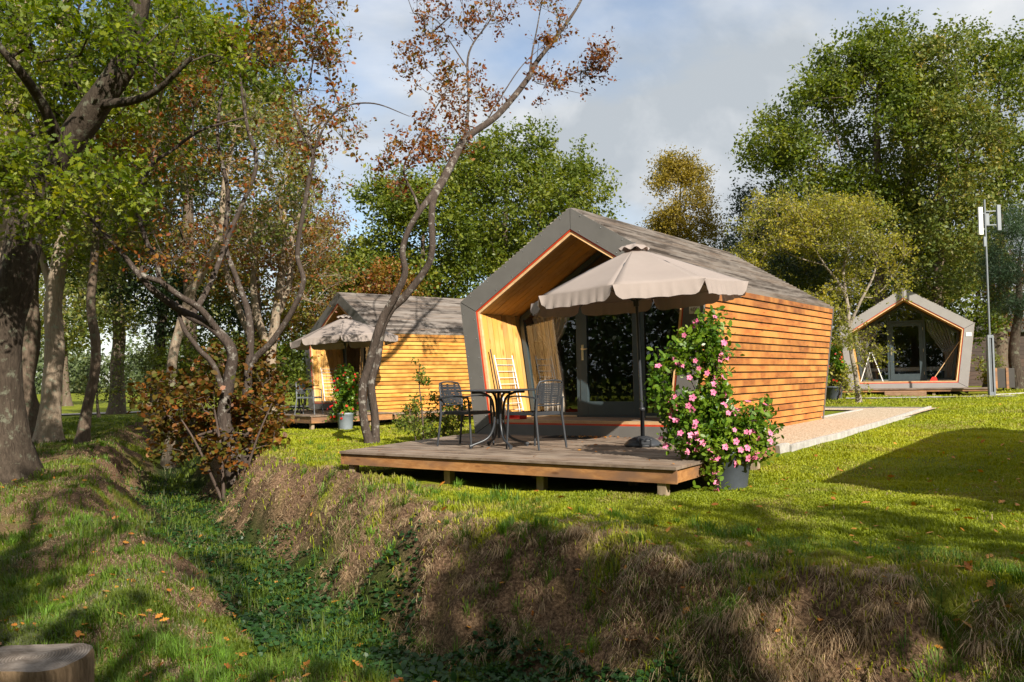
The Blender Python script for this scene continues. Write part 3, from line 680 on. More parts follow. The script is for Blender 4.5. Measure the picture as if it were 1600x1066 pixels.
# ------------------------------------------------------------------ furniture
def build_chair(mat='plastic'):
    root = empty('armchair', (0, 0, 0))
    b = MB()   # seat: curved shell with slots, faces +x
    n = 8
    for k in range(n):
        x0 = -.21 + k * .052; z = .435 + .012 * ((k - 3.5) / 3.5) ** 2
        b.hexa([(x0, -.21, z - .012), (x0 + .0495, -.21, z - .012), (x0 + .0495, .21, z - .012), (x0, .21, z - .012),
                (x0, -.21, z + .01), (x0 + .0495, -.21, z + .01), (x0 + .0495, .21, z + .01), (x0, .21, z + .01)])
    b.box(-.222, .222, -.235, -.208, .415, .452); b.box(-.222, .222, .208, .235, .415, .452); b.box(.203, .232, -.234, .234, .412, .45); b.box(-.232, -.206, -.234, .234, .412, .45)
    b.build('seat', M[mat], root, .003)
    b = MB()   # back: slatted curved panel
    def bp(y, z): return Vector((-.225 - .16 * (z - .45) - .035 * (1 - (y / .24) ** 2) + .01, y, z))
    for k in range(11):
        z0 = .56 + k * .0225
        for s_ in range(8):
            y0 = -.215 + s_ * .43 / 8; y1 = y0 + .43 / 8
            q = [bp(y0, z0), bp(y1, z0), bp(y1, z0 + .0195), bp(y0, z0 + .0195)]; o_ = Vector((-.012, 0, 0)); b.hexa([q[0] + o_, q[1] + o_, q[1], q[0], q[3] + o_, q[2] + o_, q[2], q[3]])
    for y in (-.14, 0, .14):
        q = [bp(y - .012, .555), bp(y + .012, .555), bp(y + .012, .81), bp(y - .012, .81)]; o_ = Vector((-.014, 0, 0)); b.hexa([q[0] + o_, q[1] + o_, q[1] + Vector((.002, 0, 0)), q[0] + Vector((.002, 0, 0)), q[3] + o_, q[2] + o_, q[2] + Vector((.002, 0, 0)), q[3] + Vector((.002, 0, 0))])
    b.tube([bp(-.225, .54), bp(-.23, .65), bp(-.228, .76), bp(-.2, .825), bp(-.1, .84), bp(0, .843), bp(.1, .84), bp(.2, .825), bp(.228, .76), bp(.23, .65), bp(.225, .54), bp(.1, .535), bp(-.1, .535), bp(-.225, .54)], .012, 8)
    b.build('backrest', M[mat], root)
    for sy in (-1, 1):
        l = MB(); l.tube([(.25, sy * .255, 0), (.225, sy * .245, .42), (.215, sy * .25, .60), (.19, sy * .262, .645)], [.013, .016, .014, .012], 8); l.build('leg', M[mat], root)
        l = MB(); l.tube([(-.30, sy * .25, 0), (-.245, sy * .235, .42), (-.262, sy * .232, .62)], [.013, .017, .014], 8); l.build('leg', M[mat], root)
        a = MB(); pts = bezier([(.21, sy * .26, .635), (.1, sy * .268, .652), (-.08, sy * .262, .648), (-.262, sy * .236, .628)], 5)
        for p, q in zip(pts[:-1], pts[1:]): a.beam(p, q, .045, .018)
        a.build('armrest', M[mat], root)
    return root
CH = 'chairs at the round table'
ch1 = build_chair(); ch1.location = cabpt(-.42, -2.06, .004); ch1.rotation_euler = (0, 0, TH1 + R(2)); tag(ch1, 'charcoal plastic armchair left of the round table, facing right', 'chair', CH)
ch2 = copy_tree(ch1); ch2.location = cabpt(.66, -2.06, .004); ch2.rotation_euler = (0, 0, TH1 + math.pi + R(-10)); ch2['label'] = 'charcoal plastic armchair right of the round table, its slatted back turned away'
ch3 = copy_tree(ch1); _p = at(484, 640, 22.9); ch3.location = (_p.x, _p.y, D2.z + .004); ch3.rotation_euler = (0, 0, R(-12)); ch3['label'] = 'lone grey armchair on the deck of the honey cabin'; ch3['group'] = 'chairs on the far deck'
for ch in ch3.children: ch.data = ch.data.copy(); ch.data.materials[0] = M['galv']
def build_table():
    root = empty('round_table', (0, 0, 0)); b = MB()
    b.lathe([(0.001, .718), (.53, .718), (.54, .722), (.54, .732), (.53, .737), (.001, .737)], 48); b.build('tabletop', M['plastic'], root)
    b = MB(); b.tube([(0, 0, .12), (0, 0, .7)], .02, 10); b.box(-.16, .16, -.03, .03, .69, .716); b.box(-.03, .03, -.16, .16, .689, .715); b.tube([(0, 0, .3), (0, 0, .36)], .035, 10); b.build('column', M['black'], root)
    for k in range(4):
        a = R(45 + 90 * k); l = MB(); c, s_ = math.cos(a), math.sin(a)
        pts = bezier([(c * .36, s_ * .36, .70), (c * .22, s_ * .22, .695), (c * .10, s_ * .10, .62), (c * .065, s_ * .065, .45), (c * .07, s_ * .07, .27), (c * .16, s_ * .16, .12), (c * .38, s_ * .38, .035)], 6)
        l.tube(pts, .016, 10); leg = l.build('leg', M['black'], root)
        f_ = MB(); f_.tube([(c * .36, s_ * .36, .038), (c * .40, s_ * .40, .028)], .024, 10); f_.tube([(c * .385, s_ * .385, 0), (c * .385, s_ * .385, .03)], .017, 8); f_.build('foot', M['plastic'], leg)
    return root
tb = build_table(); tb.location = cabpt(.17, -2.15, .004); tb.rotation_euler = (0, 0, TH1 + R(12)); tag(tb, 'round dark garden table with curved tube legs between two chairs', 'table')
tb2 = copy_tree(tb); tb2.location = D2 + cabpt(.9, -1.7, .004, Vector((0, 0, 0)), TH2); tb2['label'] = 'dark table half hidden behind the pot of red flowers'

def build_umbrella(lean, tilt=0.0):
    root = empty('parasol', (0, 0, 0)); Rr = 1.34; n = 8
    top = Vector((lean[0], lean[1], 2.49))
    def rim(k, z=1.925, r_=Rr):
        a = 2 * math.pi * (k + .5) / n + R(4); x, y = r_ * math.cos(a), r_ * math.sin(a); return Vector((top.x + x, top.y + y, z + x * tilt + 0 * y))
    # canopy: each gore sags a little between ribs
    V = []; Fq = []; U, T = 10, 12
    for k in range(n):
        a, c = rim(k), rim(k + 1); b0 = len(V)
        for i in range(T + 1):
            t_ = .06 + .94 * i / T
            for j in range(U + 1):
                s_ = j / U; e = a.lerp(c, s_); p = top.lerp(e, t_)
                p.z += .012 * math.sin(t_ * math.pi) - .012 * t_ * math.sin(s_ * math.pi)
                p += (Vector((top.x, top.y, p.z)) - p) * .02 * math.sin(s_ * math.pi) * t_
                V.append(p)
        for i in range(T):
            for j in range(U):
                q = b0 + i * (U + 1) + j; Fq.append((q, q + U + 1, q + U + 2, q + 1))
    b = MB(); b.add(V, Fq, True); can = b.build('canopy', M['fabric'], root)
    sol = can.modifiers.new('s', 'SOLIDIFY'); sol.thickness = .002
    b = MB()
    for k in range(n):
        a, c = rim(k), rim(k + 1); U2 = 28; V = []; F2 = []
        for i in range(4):
            for j in range(U2 + 1):
                s_ = j / U2; e = a.lerp(c, s_); e.z -= .012 * math.sin(s_ * math.pi); e += (Vector((top.x, top.y, e.z)) - e) * .02 * math.sin(s_ * math.pi)
                out_ = (e - Vector((top.x, top.y, e.z))).normalized()
                dep = .165 * min(1, 1.45 * (max(0, math.sin(s_ * math.pi))) ** .34 + .03) * (1 + .03 * math.sin(j * .9 + k))
                wv = .004 * math.sin(j * 1.9 + k * 2) + .003 * math.sin(j * 3.7 + k)
                V.append(e + Vector((0, 0, -dep * i / 3)) + out_ * (.012 * i + wv * i))
        for i in range(3):
            for j in range(U2):
                q = i * (U2 + 1) + j; F2.append((q, q + U2 + 1, q + U2 + 2, q + 1))
        b.add(V, F2, True)
    v_ = b.build('valance', M['fabric'], can)
    b = MB(); V = []; F2 = []; m_ = 48
    for i, (r_, z) in enumerate(((.02, .05), (.09, .03), (.155, .0), (.19, -.028))):
        for k in range(m_):
            a = 2 * math.pi * k / m_; sc = 1 + (.05 * math.cos(a * 8) if i == 3 else 0); V.append((top.x + r_ * sc * math.cos(a), top.y + r_ * sc * math.sin(a), top.z + .005 + z + (.018 * math.cos(a * 8) if i >= 2 else 0)))
    for i in range(3):
        for k in range(m_): F2.append((i * m_ + k, (i + 1) * m_ + k, (i + 1) * m_ + (k + 1) % m_, i * m_ + (k + 1) % m_))
    b.add(V, F2, True); b.build('vent', M['fabric'], can)
    b = MB(); b.lathe([(.0001, .09), (.02, .085), (.028, .06), (.03, .0)], 16, (top.x, top.y, top.z - .02)); b.build('finial', M['plastic'], root)
    b = MB(); b.tube([(0, 0, .32), (lean[0] * .4, lean[1] * .4, 1.15), (lean[0], lean[1], 2.49)], .019, 14); b.build('pole', M['black'], root)
    for k in range(n):
        b = MB(); e = rim(k, 1.885); b.tube([top + Vector((0, 0, -.04)), top.lerp(e, .5) + Vector((0, 0, .03)), e + Vector((0, 0, .0))], .007, 6); b.build('rib', M['black'], root)
        b = MB(); b.tube([(top.x * .85, top.y * .85, 1.80), top.lerp(e, .5) + Vector((0, 0, .02))], .006, 6); b.build('strut', M['black'], root)
    b = MB(); b.tube([(top.x * .8, top.y * .8, 1.75), (top.x * .84, top.y * .84, 1.84)], .035, 12); b.build('runner', M['plastic'], root)
    b = MB(); b.lathe([(.0001, .125), (.05, .125), (.11, .11), (.18, .075), (.225, .035), (.235, .015), (.225, 0), (.0001, 0)], 40); bs = b.build('base', M['plastic'], root)
    b = MB(); b.lathe([(.0001, .0), (.026, .0), (.026, .33), (.034, .33), (.034, .365), (.026, .37), (.0001, .37)], 16, (0, 0, .11)); b.build('socket', M['plastic'], bs)
    b = MB(); c = Vector((.0, -.2, .055)); b.box(-.06, .06, -.24, -.19, .03, .085); b.box(-.075, -.055, -.25, -.18, .015, .10); b.box(.055, .075, -.25, -.18, .015, .10); b.build('carry_handle', M['black'], bs, .004)
    return root
um = build_umbrella((-.055, -.02), .06); um.location = cabpt(1.76, -1.28, .004); um.rotation_euler = (0, 0, R(0))
tag(um, 'open taupe parasol with frilled edge on round base by the nearest cabin', 'parasol', 'taupe parasols on the decks')
um2 = copy_tree(um); _p = at(543, 640, 22.7); um2.location = (_p.x, _p.y, D2.z + .004); um2.rotation_euler = (0, 0, R(-20)); um2['label'] = 'open taupe parasol in front of the honey coloured cabin'

# drying racks: folded, white rails with rungs
def build_rack(rungs=9, w_=.5, h_=1.05, mat='white'):
    root = empty('drying_rack', (0, 0, 0))
    for sx in (-1, 1):
        b = MB(); b.tube([(sx * w_ / 2, 0, 0), (sx * w_ / 2, .02, h_)], .011, 8); b.build('rail', M[mat], root)
        b = MB(); b.tube([(sx * (w_ / 2 - .035), .05, .0), (sx * (w_ / 2 - .035), .035, h_ * .96)], .009, 8); b.build('rail', M[mat], root)
    b = MB()
    for k in range(rungs):
        z = .14 + k * (h_ - .2) / (rungs - 1); b.tube([(-w_ / 2, .01, z), (w_ / 2, .01, z)], .0055, 6)
    b.build('rungs', M[mat], root)
    return root
rk = build_rack(); 
def place_rack(o, C, th, x, u, z, ln):
    # leans on the niche side wall: rails run along depth
    base = Matrix.Translation(cabpt(x, u, z, C, th)) @ Matrix.Rotation(th + R(90), 4, 'Z') @ Matrix.Rotation(ln, 4, 'X')
    o.matrix_world = base
place_rack(rk, C1, TH1, -1.42, .52, .236, R(-12))
tag(rk, 'folded white drying rack leaning on the sunny niche wall behind the round table', 'drying rack')
rk2 = copy_tree(rk); place_rack(rk2, C2, TH2, -1.42, .55, .236, R(-12)); rk2['label'] = 'folded white drying rack leaning in the niche of the honey cabin'
# open A-shaped rack on cabin 3
root = empty('drying_rack', cabpt(-1.12, .35, .236, C3, TH3), TH3, 'open white A-shaped drying rack in the niche of the head-on cabin', 'drying rack')
for sx in (-1, 1):
    b = MB(); dx = sx * .36
    for yy in (-.03, .24): b.tube([(dx, yy, 0), (sx * .03, yy, 1.02)], .011, 8)
    for k in range(9):
        t_ = .08 + k * .1; xx = dx * (1 - t_) + sx * .03 * t_; b.tube([(xx, -.03, 1.02 * t_), (xx, .24, 1.02 * t_)], .007, 6)
    b.build('wing', M['white'], root)
# broom
root = empty('broom', cabpt(.86, .35, .236, C3, TH3), TH3, 'broom with red head leaning inside the head-on cabin niche', 'broom')
b = MB(); b.tube([(0, 0, .1), (.82, .15, 1.32)], .013, 8); b.build('handle', M['trim'], root)
b = MB(); b.hexa([(-.15, -.03, 0), (.1, -.03, 0), (.1, .04, 0), (-.15, .04, 0), (-.06, -.015, .13), (.06, -.015, .13), (.06, .03, .13), (-.06, .03, .13)]); b.build('head', M['redplastic'], root)
# dustpan, doormat, dark stripe for a pole shadow
b = MB(); mm = Matrix.Translation(cabpt(-1.2, .2, .236)) @ Matrix.Rotation(TH1, 4, 'Z'); b.box(-.14, .14, -.09, .1, 0, .012, mm); b.box(-.14, .14, .09, .105, 0, .09, mm); b.box(-.14, -.128, -.09, .1, .0, .06, mm); b.box(.128, .14, -.09, .1, .0, .06, mm); b.beam(mm @ Vector((0, .1, .07)), mm @ Vector((0, .22, .12)), .03, .015)
b.build('dustpan', M['redplastic'], None, .002, 'red dustpan on the niche floor behind the round table', 'dustpan')
b = MB(); mm = Matrix.Translation(cabpt(.1, -.27, .004)) @ Matrix.Rotation(TH1, 4, 'Z')
b.box(-.38, .38, -.2, -.185, 0, .012, mm); b.box(-.38, .38, .185, .2, 0, .012, mm); b.box(-.38, -.365, -.186, .186, 0, .012, mm); b.box(.365, .38, -.186, .186, 0, .012, mm)
for k in range(17): b.box(-.366, .366, -.178 + k * .0215, -.168 + k * .0215, .001, .011, mm)
for k in range(9): b.box(-.33 + k * .08, -.322 + k * .08, -.18, .18, .0, .009, mm)
b.build('doormat', M['mat'], None, 0, 'black rubber grid doormat before the nearest cabin door', 'doormat')
b = MB(); b.beam(cabpt(-1.40, .14, .236), cabpt(-1.60, .09, 1.35), .022, .018); b.build('shadow_stripe', M['shadewood'], None, 0, 'thin dark stick modelled for the shadow of a pole on the niche wall beside the folded rack', 'stripe')  # thin dark bar modelled where a pole shadow falls

# curtains
def curtain(C, th, pts, label, mat, y=1.32, seed=1, name='curtain'):
    """pts: rows of (z, x_left, x_right) from top to bottom"""
    V = []; Fq = []; n = 60; rows = []
    zs = np.linspace(0, len(pts) - 1, 36)
    for v in zs:
        i = min(int(v), len(pts) - 2); f_ = v - i; f_ = f_ * f_ * (3 - 2 * f_) if False else f_
        rows.append([pts[i][k] * (1 - f_) + pts[i + 1][k] * f_ for k in range(3)])
    for (z, a, c) in rows:
        wid = abs(c - a); amp = .035 * min(1, 1.1 - wid * .2)
        for j in range(n + 1):
            s_ = j / n; V.append(cabpt(a + (c - a) * s_, y + amp * math.sin(s_ * 50 + seed) + .01 * math.sin(s_ * 23 + z * 3), z, C, th))
    for i in range(len(rows) - 1):
        for j in range(n): q = i * (n + 1) + j; Fq.append((q, q + 1, q + n + 2, q + n + 1))
    b = MB(); b.add(V, Fq, True); o = b.build(name, M[mat], None, 0, label, 'curtain', 'cabin window curtains')
    so = o.modifiers.new('s', 'SOLIDIFY'); so.thickness = .003
    return o
curtain(C1, TH1, [(2.2, -1.28, -.9), (1.9, -1.62, -.85), (1.62, -1.50, -.98), (1.42, -1.32, -1.14), (1.36, -1.28, -1.16), (1.25, -1.30, -1.12), (1.0, -1.36, -1.0), (.3, -1.40, -.98)], 'beige tied curtain at the left window of the nearest cabin', 'curtain')
curtain(C1, TH1, [(2.6, -.62, -.2), (2.3, -1.05, -.5), (2.0, -1.45, -.85), (1.75, -1.6, -1.2), (1.5, -1.62, -1.45)], 'sheer grey swag curtain above the left window of the nearest cabin', 'curtain_grey', 1.40, 3)
curtain(C1, TH1, [(2.45, .68, 1.15), (2.1, .85, 1.6), (1.7, 1.25, 1.68), (1.3, 1.52, 1.68), (.3, 1.5, 1.62)], 'grey tied curtain at the right window of the nearest cabin', 'curtain_grey', 1.34, 5)
curtain(C3, TH3, [(2.4, .66, 1.3), (2.0, .7, 1.55), (1.5, 1.0, 1.6), (1.1, 1.25, 1.6), (.3, 1.2, 1.6)], 'pale grey curtain swept aside at the right window of the head-on cabin', 'curtain_grey', 1.3, 2)
curtain(C3, TH3, [(2.3, -1.5, -.7), (1.9, -1.65, -.95), (1.4, -1.6, -1.3), (.3, -1.5, -1.1)], 'pale grey curtain at the left window of the head-on cabin', 'curtain_grey', 1.3, 4)
# bed glimpsed in cabin 3
root = empty('bed', cabpt(.1, 3.2, .22, C3, TH3), TH3, 'bed with white and dark blue bedding seen through the glass door', 'bed')
b = MB(); b.box(-1.4, 1.4, -.8, .9, 0, .35); b.build('bed_base', M['bluecloth'], root, .02)
b = MB(); b.box(-1.42, 1.42, -.82, .92, .352, .5); b.build('mattress', M['white'], root, .04)

# ------------------------------------------------------------------ pots
def build_pot(mat, r_=.24, h=.42):
    root = empty('plant_pot', (0, 0, 0)); b = MB()
    b.lathe([(.0001, .0), (r_ * .78, 0), (r_ * .8, .01), (r_ * .99, h - .05), (r_ * 1.03, h - .045), (r_ * 1.04, h), (r_ * .95, h), (r_ * .93, h - .06), (.0001, h - .06)], 40); body = b.build('body', M[mat], root)
    b = MB(); b.lathe([(.0001, h - .045), (r_ * .94, h - .05)], 30); b.build('soil', M['soil'], root)
    return root
POT1 = Vector((2.22, 9.28, 0)); POT1.z = gz(2.22, 9.28) - .02
pt1 = build_pot('pot', .245, .42); pt1.location = POT1; tag(pt1, 'grey planter at the deck corner, holding the pink flowering climber', 'plant pot')
POT2 = at(540, 672, 21.8); POT2.z = gz(POT2.x, POT2.y) - .01
pt2 = copy_tree(pt1); pt2.location = POT2; pt2.scale = (.85, .85, 1); pt2['label'] = 'pale grey pot with red flowers on the grass by the honey cabin deck'
for ch in pt2.children:
    if ch.name.startswith('body'): ch.data = ch.data.copy(); ch.data.materials[0] = M['potlight']
POT3 = at(1302, 616, 27.5); POT3.z = gz(POT3.x, POT3.y)
pt3 = copy_tree(pt1); pt3.location = POT3; pt3.scale = (1.2, 1.2, 1); pt3['label'] = 'dark plant pot just behind the rear corner of the nearest cabin'

# ------------------------------------------------------------------ leaves and trees
def rand_dirs(n, up=0.0):
    v = rng.normal(size=(n, 3)); v[:, 2] += up; v /= np.linalg.norm(v, axis=1, keepdims=True) + 1e-9; return v
def leaf_geo(P, size, aspect=.55, up=.9, fold=.18, shape='diamond', nrm=None):
    n = len(P); size = np.asarray(size).reshape(-1, 1) * np.ones((n, 1)); N_ = rand_dirs(n, up) if nrm is None else nrm
    a = rand_dirs(n, -.15); a -= N_ * (a * N_).sum(1, keepdims=True); a /= np.linalg.norm(a, axis=1, keepdims=True) + 1e-9
    b = np.cross(N_, a); h = size / 2; wd = h * aspect
    if shape == 'diamond':
        V = np.stack([P - a * h, P + b * wd + N_ * wd * fold, P + a * h, P - b * wd + N_ * wd * fold], 1); k = 4
    elif shape == 'oval':
        V = np.stack([P - a * h, P - a * h * .35 + b * wd * .9 + N_ * wd * fold, P + a * h * .4 + b * wd * .85 + N_ * wd * fold, P + a * h, P + a * h * .4 - b * wd * .85 + N_ * wd * fold, P - a * h * .35 - b * wd * .9 + N_ * wd * fold], 1); k = 6
    else:  # lobed oak leaf
        prof = [(-1, .05), (-.55, .42), (-.38, .2), (-.05, .75), (.12, .32), (.45, .62), (.58, .3), (1, .12)]
        L = [P + a * h * x + b * wd * y * 1.3 + N_ * wd * fold * y for x, y in prof] + [P + a * h * x - b * wd * y * 1.3 + N_ * wd * fold * y for x, y in prof[::-1]]
        V = np.stack(L, 1); k = len(L)
    return V.reshape(-1, 3), np.arange(n * k, dtype=np.int32).reshape(n, k)
def leaves_obj(name, P, size, mat, parent=None, **kw):
    V, Q_ = leaf_geo(np.asarray(P, float), size, **kw); o = np_mesh(name, V, Q_, mat, parent); return o
def ellip(c, r_, n, shell=.45, gap=0.0, seed=0):
    out_ = np.zeros((0, 3))
    while len(out_) < n:
        d = rand_dirs(n * 2); rr = rng.random(n * 2) ** (1 / (3 + 3 * shell)); p = np.array(c) + d * rr[:, None] * np.array(r_)
        if gap > 0:
            s_ = 1.1; q = fbm(p[:, 0] * s_ / max(r_[0], .8) * 2 + 50 + seed, p[:, 2] * s_ / max(r_[0], .8) * 2 + 50, 3, seed + 3) * .5 + fbm(p[:, 1] * .8 + 30, p[:, 2] * .8 + 70, 2, seed + 9) * .5
            p = p[q > .38 + gap * .2]
        out_ = np.vstack([out_, p])
    return out_[:n]
def tubes_mesh(A, B, ra, rb, k=5):
    """tapered open prisms for every edge, vectorised"""
    d = B - A; L = np.linalg.norm(d, axis=1, keepdims=True) + 1e-9; d = d / L
    ref = np.where(np.abs(d[:, 2:3]) > .9, np.array([[1., 0, 0]]), np.array([[0, 0, 1.]])); u = np.cross(d, ref); u /= np.linalg.norm(u, axis=1, keepdims=True); v = np.cross(d, u)
    B = B + d * rb[:, None] * .5; A = A - d * ra[:, None] * .3
    ang = np.arange(k) * 2 * np.pi / k; c = np.cos(ang)[None, :, None]; s_ = np.sin(ang)[None, :, None]
    ring = u[:, None, :] * c + v[:, None, :] * s_
    V = np.concatenate([A[:, None, :] + ring * ra[:, None, None], B[:, None, :] + ring * rb[:, None, None]], 1)
    n = len(A); base = (np.arange(n) * 2 * k)[:, None]; i = np.arange(k); j = (i + 1) % k
    q = np.stack([i, j, j + k, i + k], -1)[None] + base[:, :, None]
    return V.reshape(-1, 3), q.reshape(-1, 4)
def trunk_mesh(path, radii, sides=14, rough=.06, flare=0.0, seed=0):
    """one thick limb with lumpy bark, tapered, root flare"""
    pts = bezier(path, 7); n = len(pts); rs = np.interp(np.linspace(0, len(radii) - 1, n), np.arange(len(radii)), radii)
    V = []; ref = None
    acc = 0
    for i, p in enumerate(pts):
        t_ = (pts[min(i + 1, n - 1)] - pts[max(i - 1, 0)]).normalized()
        if ref is None: ref = t_.orthogonal().normalized()
        ref = (ref - t_ * ref.dot(t_)).normalized(); bb = t_.cross(ref)
        if i: acc += (p - pts[i - 1]).length
        fl = 1 + flare * math.exp(-acc / (rs[0] * 1.6))
        for k in range(sides):
            a = 2 * math.pi * k / sides; lob = 1 + (fl - 1) * (1 + .5 * math.sin(a * 3 + seed)); rr = rs[i] * lob * (1 + rough * math.sin(a * 3 + acc * 2.3 + seed) + rough * .7 * math.sin(a * 5 - acc * 4.1 + seed * 2) + rough * .6 * rnd.uniform(-1, 1))
            V.append(p + (ref * math.cos(a) + bb * math.sin(a)) * rr)
    Q_ = [(i * sides + k, i * sides + (k + 1) % sides, (i + 1) * sides + (k + 1) % sides, (i + 1) * sides + k) for i in range(n - 1) for k in range(sides)]
    return np.array([tuple(v) for v in V]), np.array(Q_), pts, rs
def tree(name, label, cat, limbs, crowns, lmat, bmat, group=None, leaves=50, lsize=.1, spread=.35, shape='diamond', aspect=.55, flare=.35, wander=.12, twigr=.006, sides=14, step=.45, up=.9, droop=0.0, seed=0, bare=0, dens=1.0, twigs=True):
    """limbs: list of (points, radii). crowns: list of (centre, radii, n twig ends, shell, gap)"""
    base = Vector(limbs[0][0][0]); root = empty(name, base, 0, label, cat, group)
    VV = []; QQ = []; off = 0; nodes = []
    for li, (path, radii) in enumerate(limbs):
        V, Q_, pts, rs = trunk_mesh([Vector(p) for p in path], radii, sides if li == 0 else max(8, sides - 4), .05, flare if li == 0 else 0, seed + li)
        VV.append(V); QQ.append(Q_ + off); off += len(V)
        s0 = len(pts) // 3 if li == 0 else 1
        nodes += [tuple(p) for p in pts[s0:]]
    P = [np.array(nodes)]; pos = np.array(nodes); par = [-1] * len(nodes)
    tgt = np.vstack([ellip(c, (r_[0] * 1.06, r_[1], r_[2] * 1.06), int(n * dens), sh, gp, seed + i * 13) for i, (c, r_, n, sh, gp) in enumerate(crowns)])
    b0 = np.array(nodes[0]); order = np.argsort(np.min(np.linalg.norm(tgt[:, None, :] - pos[None, ::3, :], axis=2), axis=1)); ends = []
    posl = list(pos)
    for ti in order:
        tp = tgt[ti]; arr = np.array(posl); dd = tp - arr; dist = np.linalg.norm(dd, axis=1)
        cost = dist * (1.15 - .35 * dd[:, 2] / (dist + 1e-6)); k = int(np.argmin(cost)); a = arr[k]; L = dist[k]; m_ = max(1, int(L / step)); prev = k
        for q in range(1, m_ + 1):
            f_ = q / m_; p = a + (tp - a) * f_ + (rng.normal(size=3) * wander * L / m_ * .8 if q < m_ else 0); p[2] += .06 * L * math.sin(f_ * math.pi)
            posl.append(p); par.append(prev); prev = len(posl) - 1
        ends.append(prev)
    pos = np.array(posl); par = np.array(par); cnt = np.zeros(len(pos)); cnt[ends] = 1.0
    for i in range(len(pos) - 1, -1, -1):
        if par[i] >= 0: cnt[par[i]] += cnt[i]
    rad = twigr * np.maximum(cnt, .6) ** .45
    e = np.where(par >= 0)[0]; ra = np.minimum(rad[par[e]], rad[e] * 1.35); rb = rad[e]
    V, Q_ = tubes_mesh(pos[par[e]], pos[e], ra, rb, 5); VV.append(V); QQ.append(Q_ + off); off += len(V)
    E = pos[ends]
    if bare:   # thin leafless twigs round the ends
        m_ = len(E) * bare; A = np.repeat(E, bare, 0); B = A + rand_dirs(m_, .5) * spread * rng.uniform(.6, 1.6, (m_, 1)); V, Q_ = tubes_mesh(A, B, np.full(m_, twigr * .7), np.full(m_, twigr * .3), 3)
        Q_ = Q_; VV.append(V); QQ.append(Q_ + off); off += len(V)
    bo = np.array(base)
    if leaves:
        per = 8; ntw = max(2, int(round(leaves / per))); m_ = len(E) * ntw; A = np.repeat(E, ntw, 0) + rng.normal(size=(m_, 3)) * spread * .28
        out = A - np.mean(E, 0); out /= np.linalg.norm(out, axis=1, keepdims=True) + 1e-9
        dv = rng.normal(size=(m_, 3)) * np.array([1, 1, .8]) + out * .5 + np.array([0, 0, .25]); dv /= np.linalg.norm(dv, axis=1, keepdims=True)
        Lt = spread * rng.uniform(.7, 2.0, (m_, 1)); Bt = A + dv * Lt; Bt[:, 2] -= droop * Lt[:, 0]
        if twigs: V, Q_ = tubes_mesh(A, Bt, np.full(m_, twigr * .5), np.full(m_, twigr * .25), 3); VV.append(V); QQ.append(Q_ + off); off += len(V)
        tt = rng.random((m_, per, 1)) ** .8; P = (A[:, None, :] * (1 - tt) + Bt[:, None, :] * tt + rng.normal(size=(m_, per, 3)) * lsize * .6).reshape(-1, 3)
        lsize = lsize * 1.05
        leaves_obj('crown', P - bo, lsize * rng.choice([.45, .7, .95, 1.15, 1.35], len(P), p=[.15, .25, .3, .2, .1]), lmat, root, shape=shape, aspect=aspect, up=up)
    np_mesh('trunk', np.vstack(VV) - bo, np.vstack(QQ), bmat, root, smooth=True)
    return root
def E_(px, py, Y, rx, ry, rd, n, shell=.35, gap=.0):
    c = at(px, py, Y); m_ = Y / F; return (tuple(c), (rx * m_, rd, ry * m_), n, shell, gap)
def L_(pts, radii):
    return ([at(*p) for p in pts], radii)
def gnd(px, py, Y, dz=-.05):
    p = at(px, py, Y); p.z = gz(p.x, p.y) + dz; return p

# --- left group
T = 'big trees on the left bank'
g0 = gnd(14, 752, 13.8)
tree('oak_tree', 'leaning dark barked oak at the left edge with flared base', 'tree',
     [([g0, at(4, 640, 13.8), at(6, 520, 13.7), at(24, 440, 13.6), at(50, 320, 13.4), at(95, 240, 13.2), at(150, 165, 13), at(196, 95, 12.8), at(216, 20, 12.6), at(240, -90, 12.5)], [.36, .29, .28, .27, .24, .22, .2, .17, .14, .08]),
      L_([(95, 240, 13.2), (70, 170, 12.6), (30, 110, 12), (-30, 40, 11.5)], [.1, .08, .06, .04]), L_([(150, 165, 13), (230, 150, 12.4), (300, 90, 12)], [.08, .05, .03])],
     [E_(60, 40, 14.2, 150, 110, 1.6, 70, .2, .5), E_(110, 60, 11.6, 80, 50, 1.0, 18, .2, .5), E_(165, 130, 14.2, 110, 80, 1.0, 40, .2, .5), E_(40, 215, 14.4, 110, 70, 1.0, 40, .2, .5), E_(60, 265, 11.8, 70, 36, .8, 16, .2, .5), E_(150, 290, 11.6, 75, 30, .8, 18, .2, .4), E_(270, 50, 12.4, 90, 60, 1.3, 26, .2, .5), E_(0, -150, 12.5, 300, 120, 2.5, 50, .2, .2), E_(30, 330, 11.8, 50, 30, .8, 7, .2, .4)],
     M['leaf_oak'], M['bark_dark'], T, 84, .092, .30, 'lobed', .66, .35, step=.4, seed=1, wander=.2)
g0 = gnd(8, 700, 17.5)
tree('oak_tree', 'pale brown straight oak trunk just behind the dark leaning one', 'tree',
     [([g0, at(2, 560, 17.5), at(4, 420, 17.4), at(14, 300, 17.3), at(26, 180, 17.2), at(30, 60, 17.1), at(36, -80, 17)], [.36, .33, .32, .30, .25, .2, .15]), L_([(14, 300, 17.3), (60, 200, 17.8), (75, 100, 18), (110, 0, 18)], [.14, .12, .1, .06])],
     [E_(30, 40, 18, 170, 110, 2.5, 80, .3, .3), E_(330, 60, 18, 150, 90, 2.2, 60, .3, .4), E_(180, 200, 18.5, 110, 70, 2, 40, .3, .4), E_(60, -170, 18, 350, 120, 3, 60)],
     M['leaf_oak'], M['bark_pale'], T, 75, .13, .42, 'diamond', .6, .3, seed=2)
g0 = gnd(48, 655, 25)
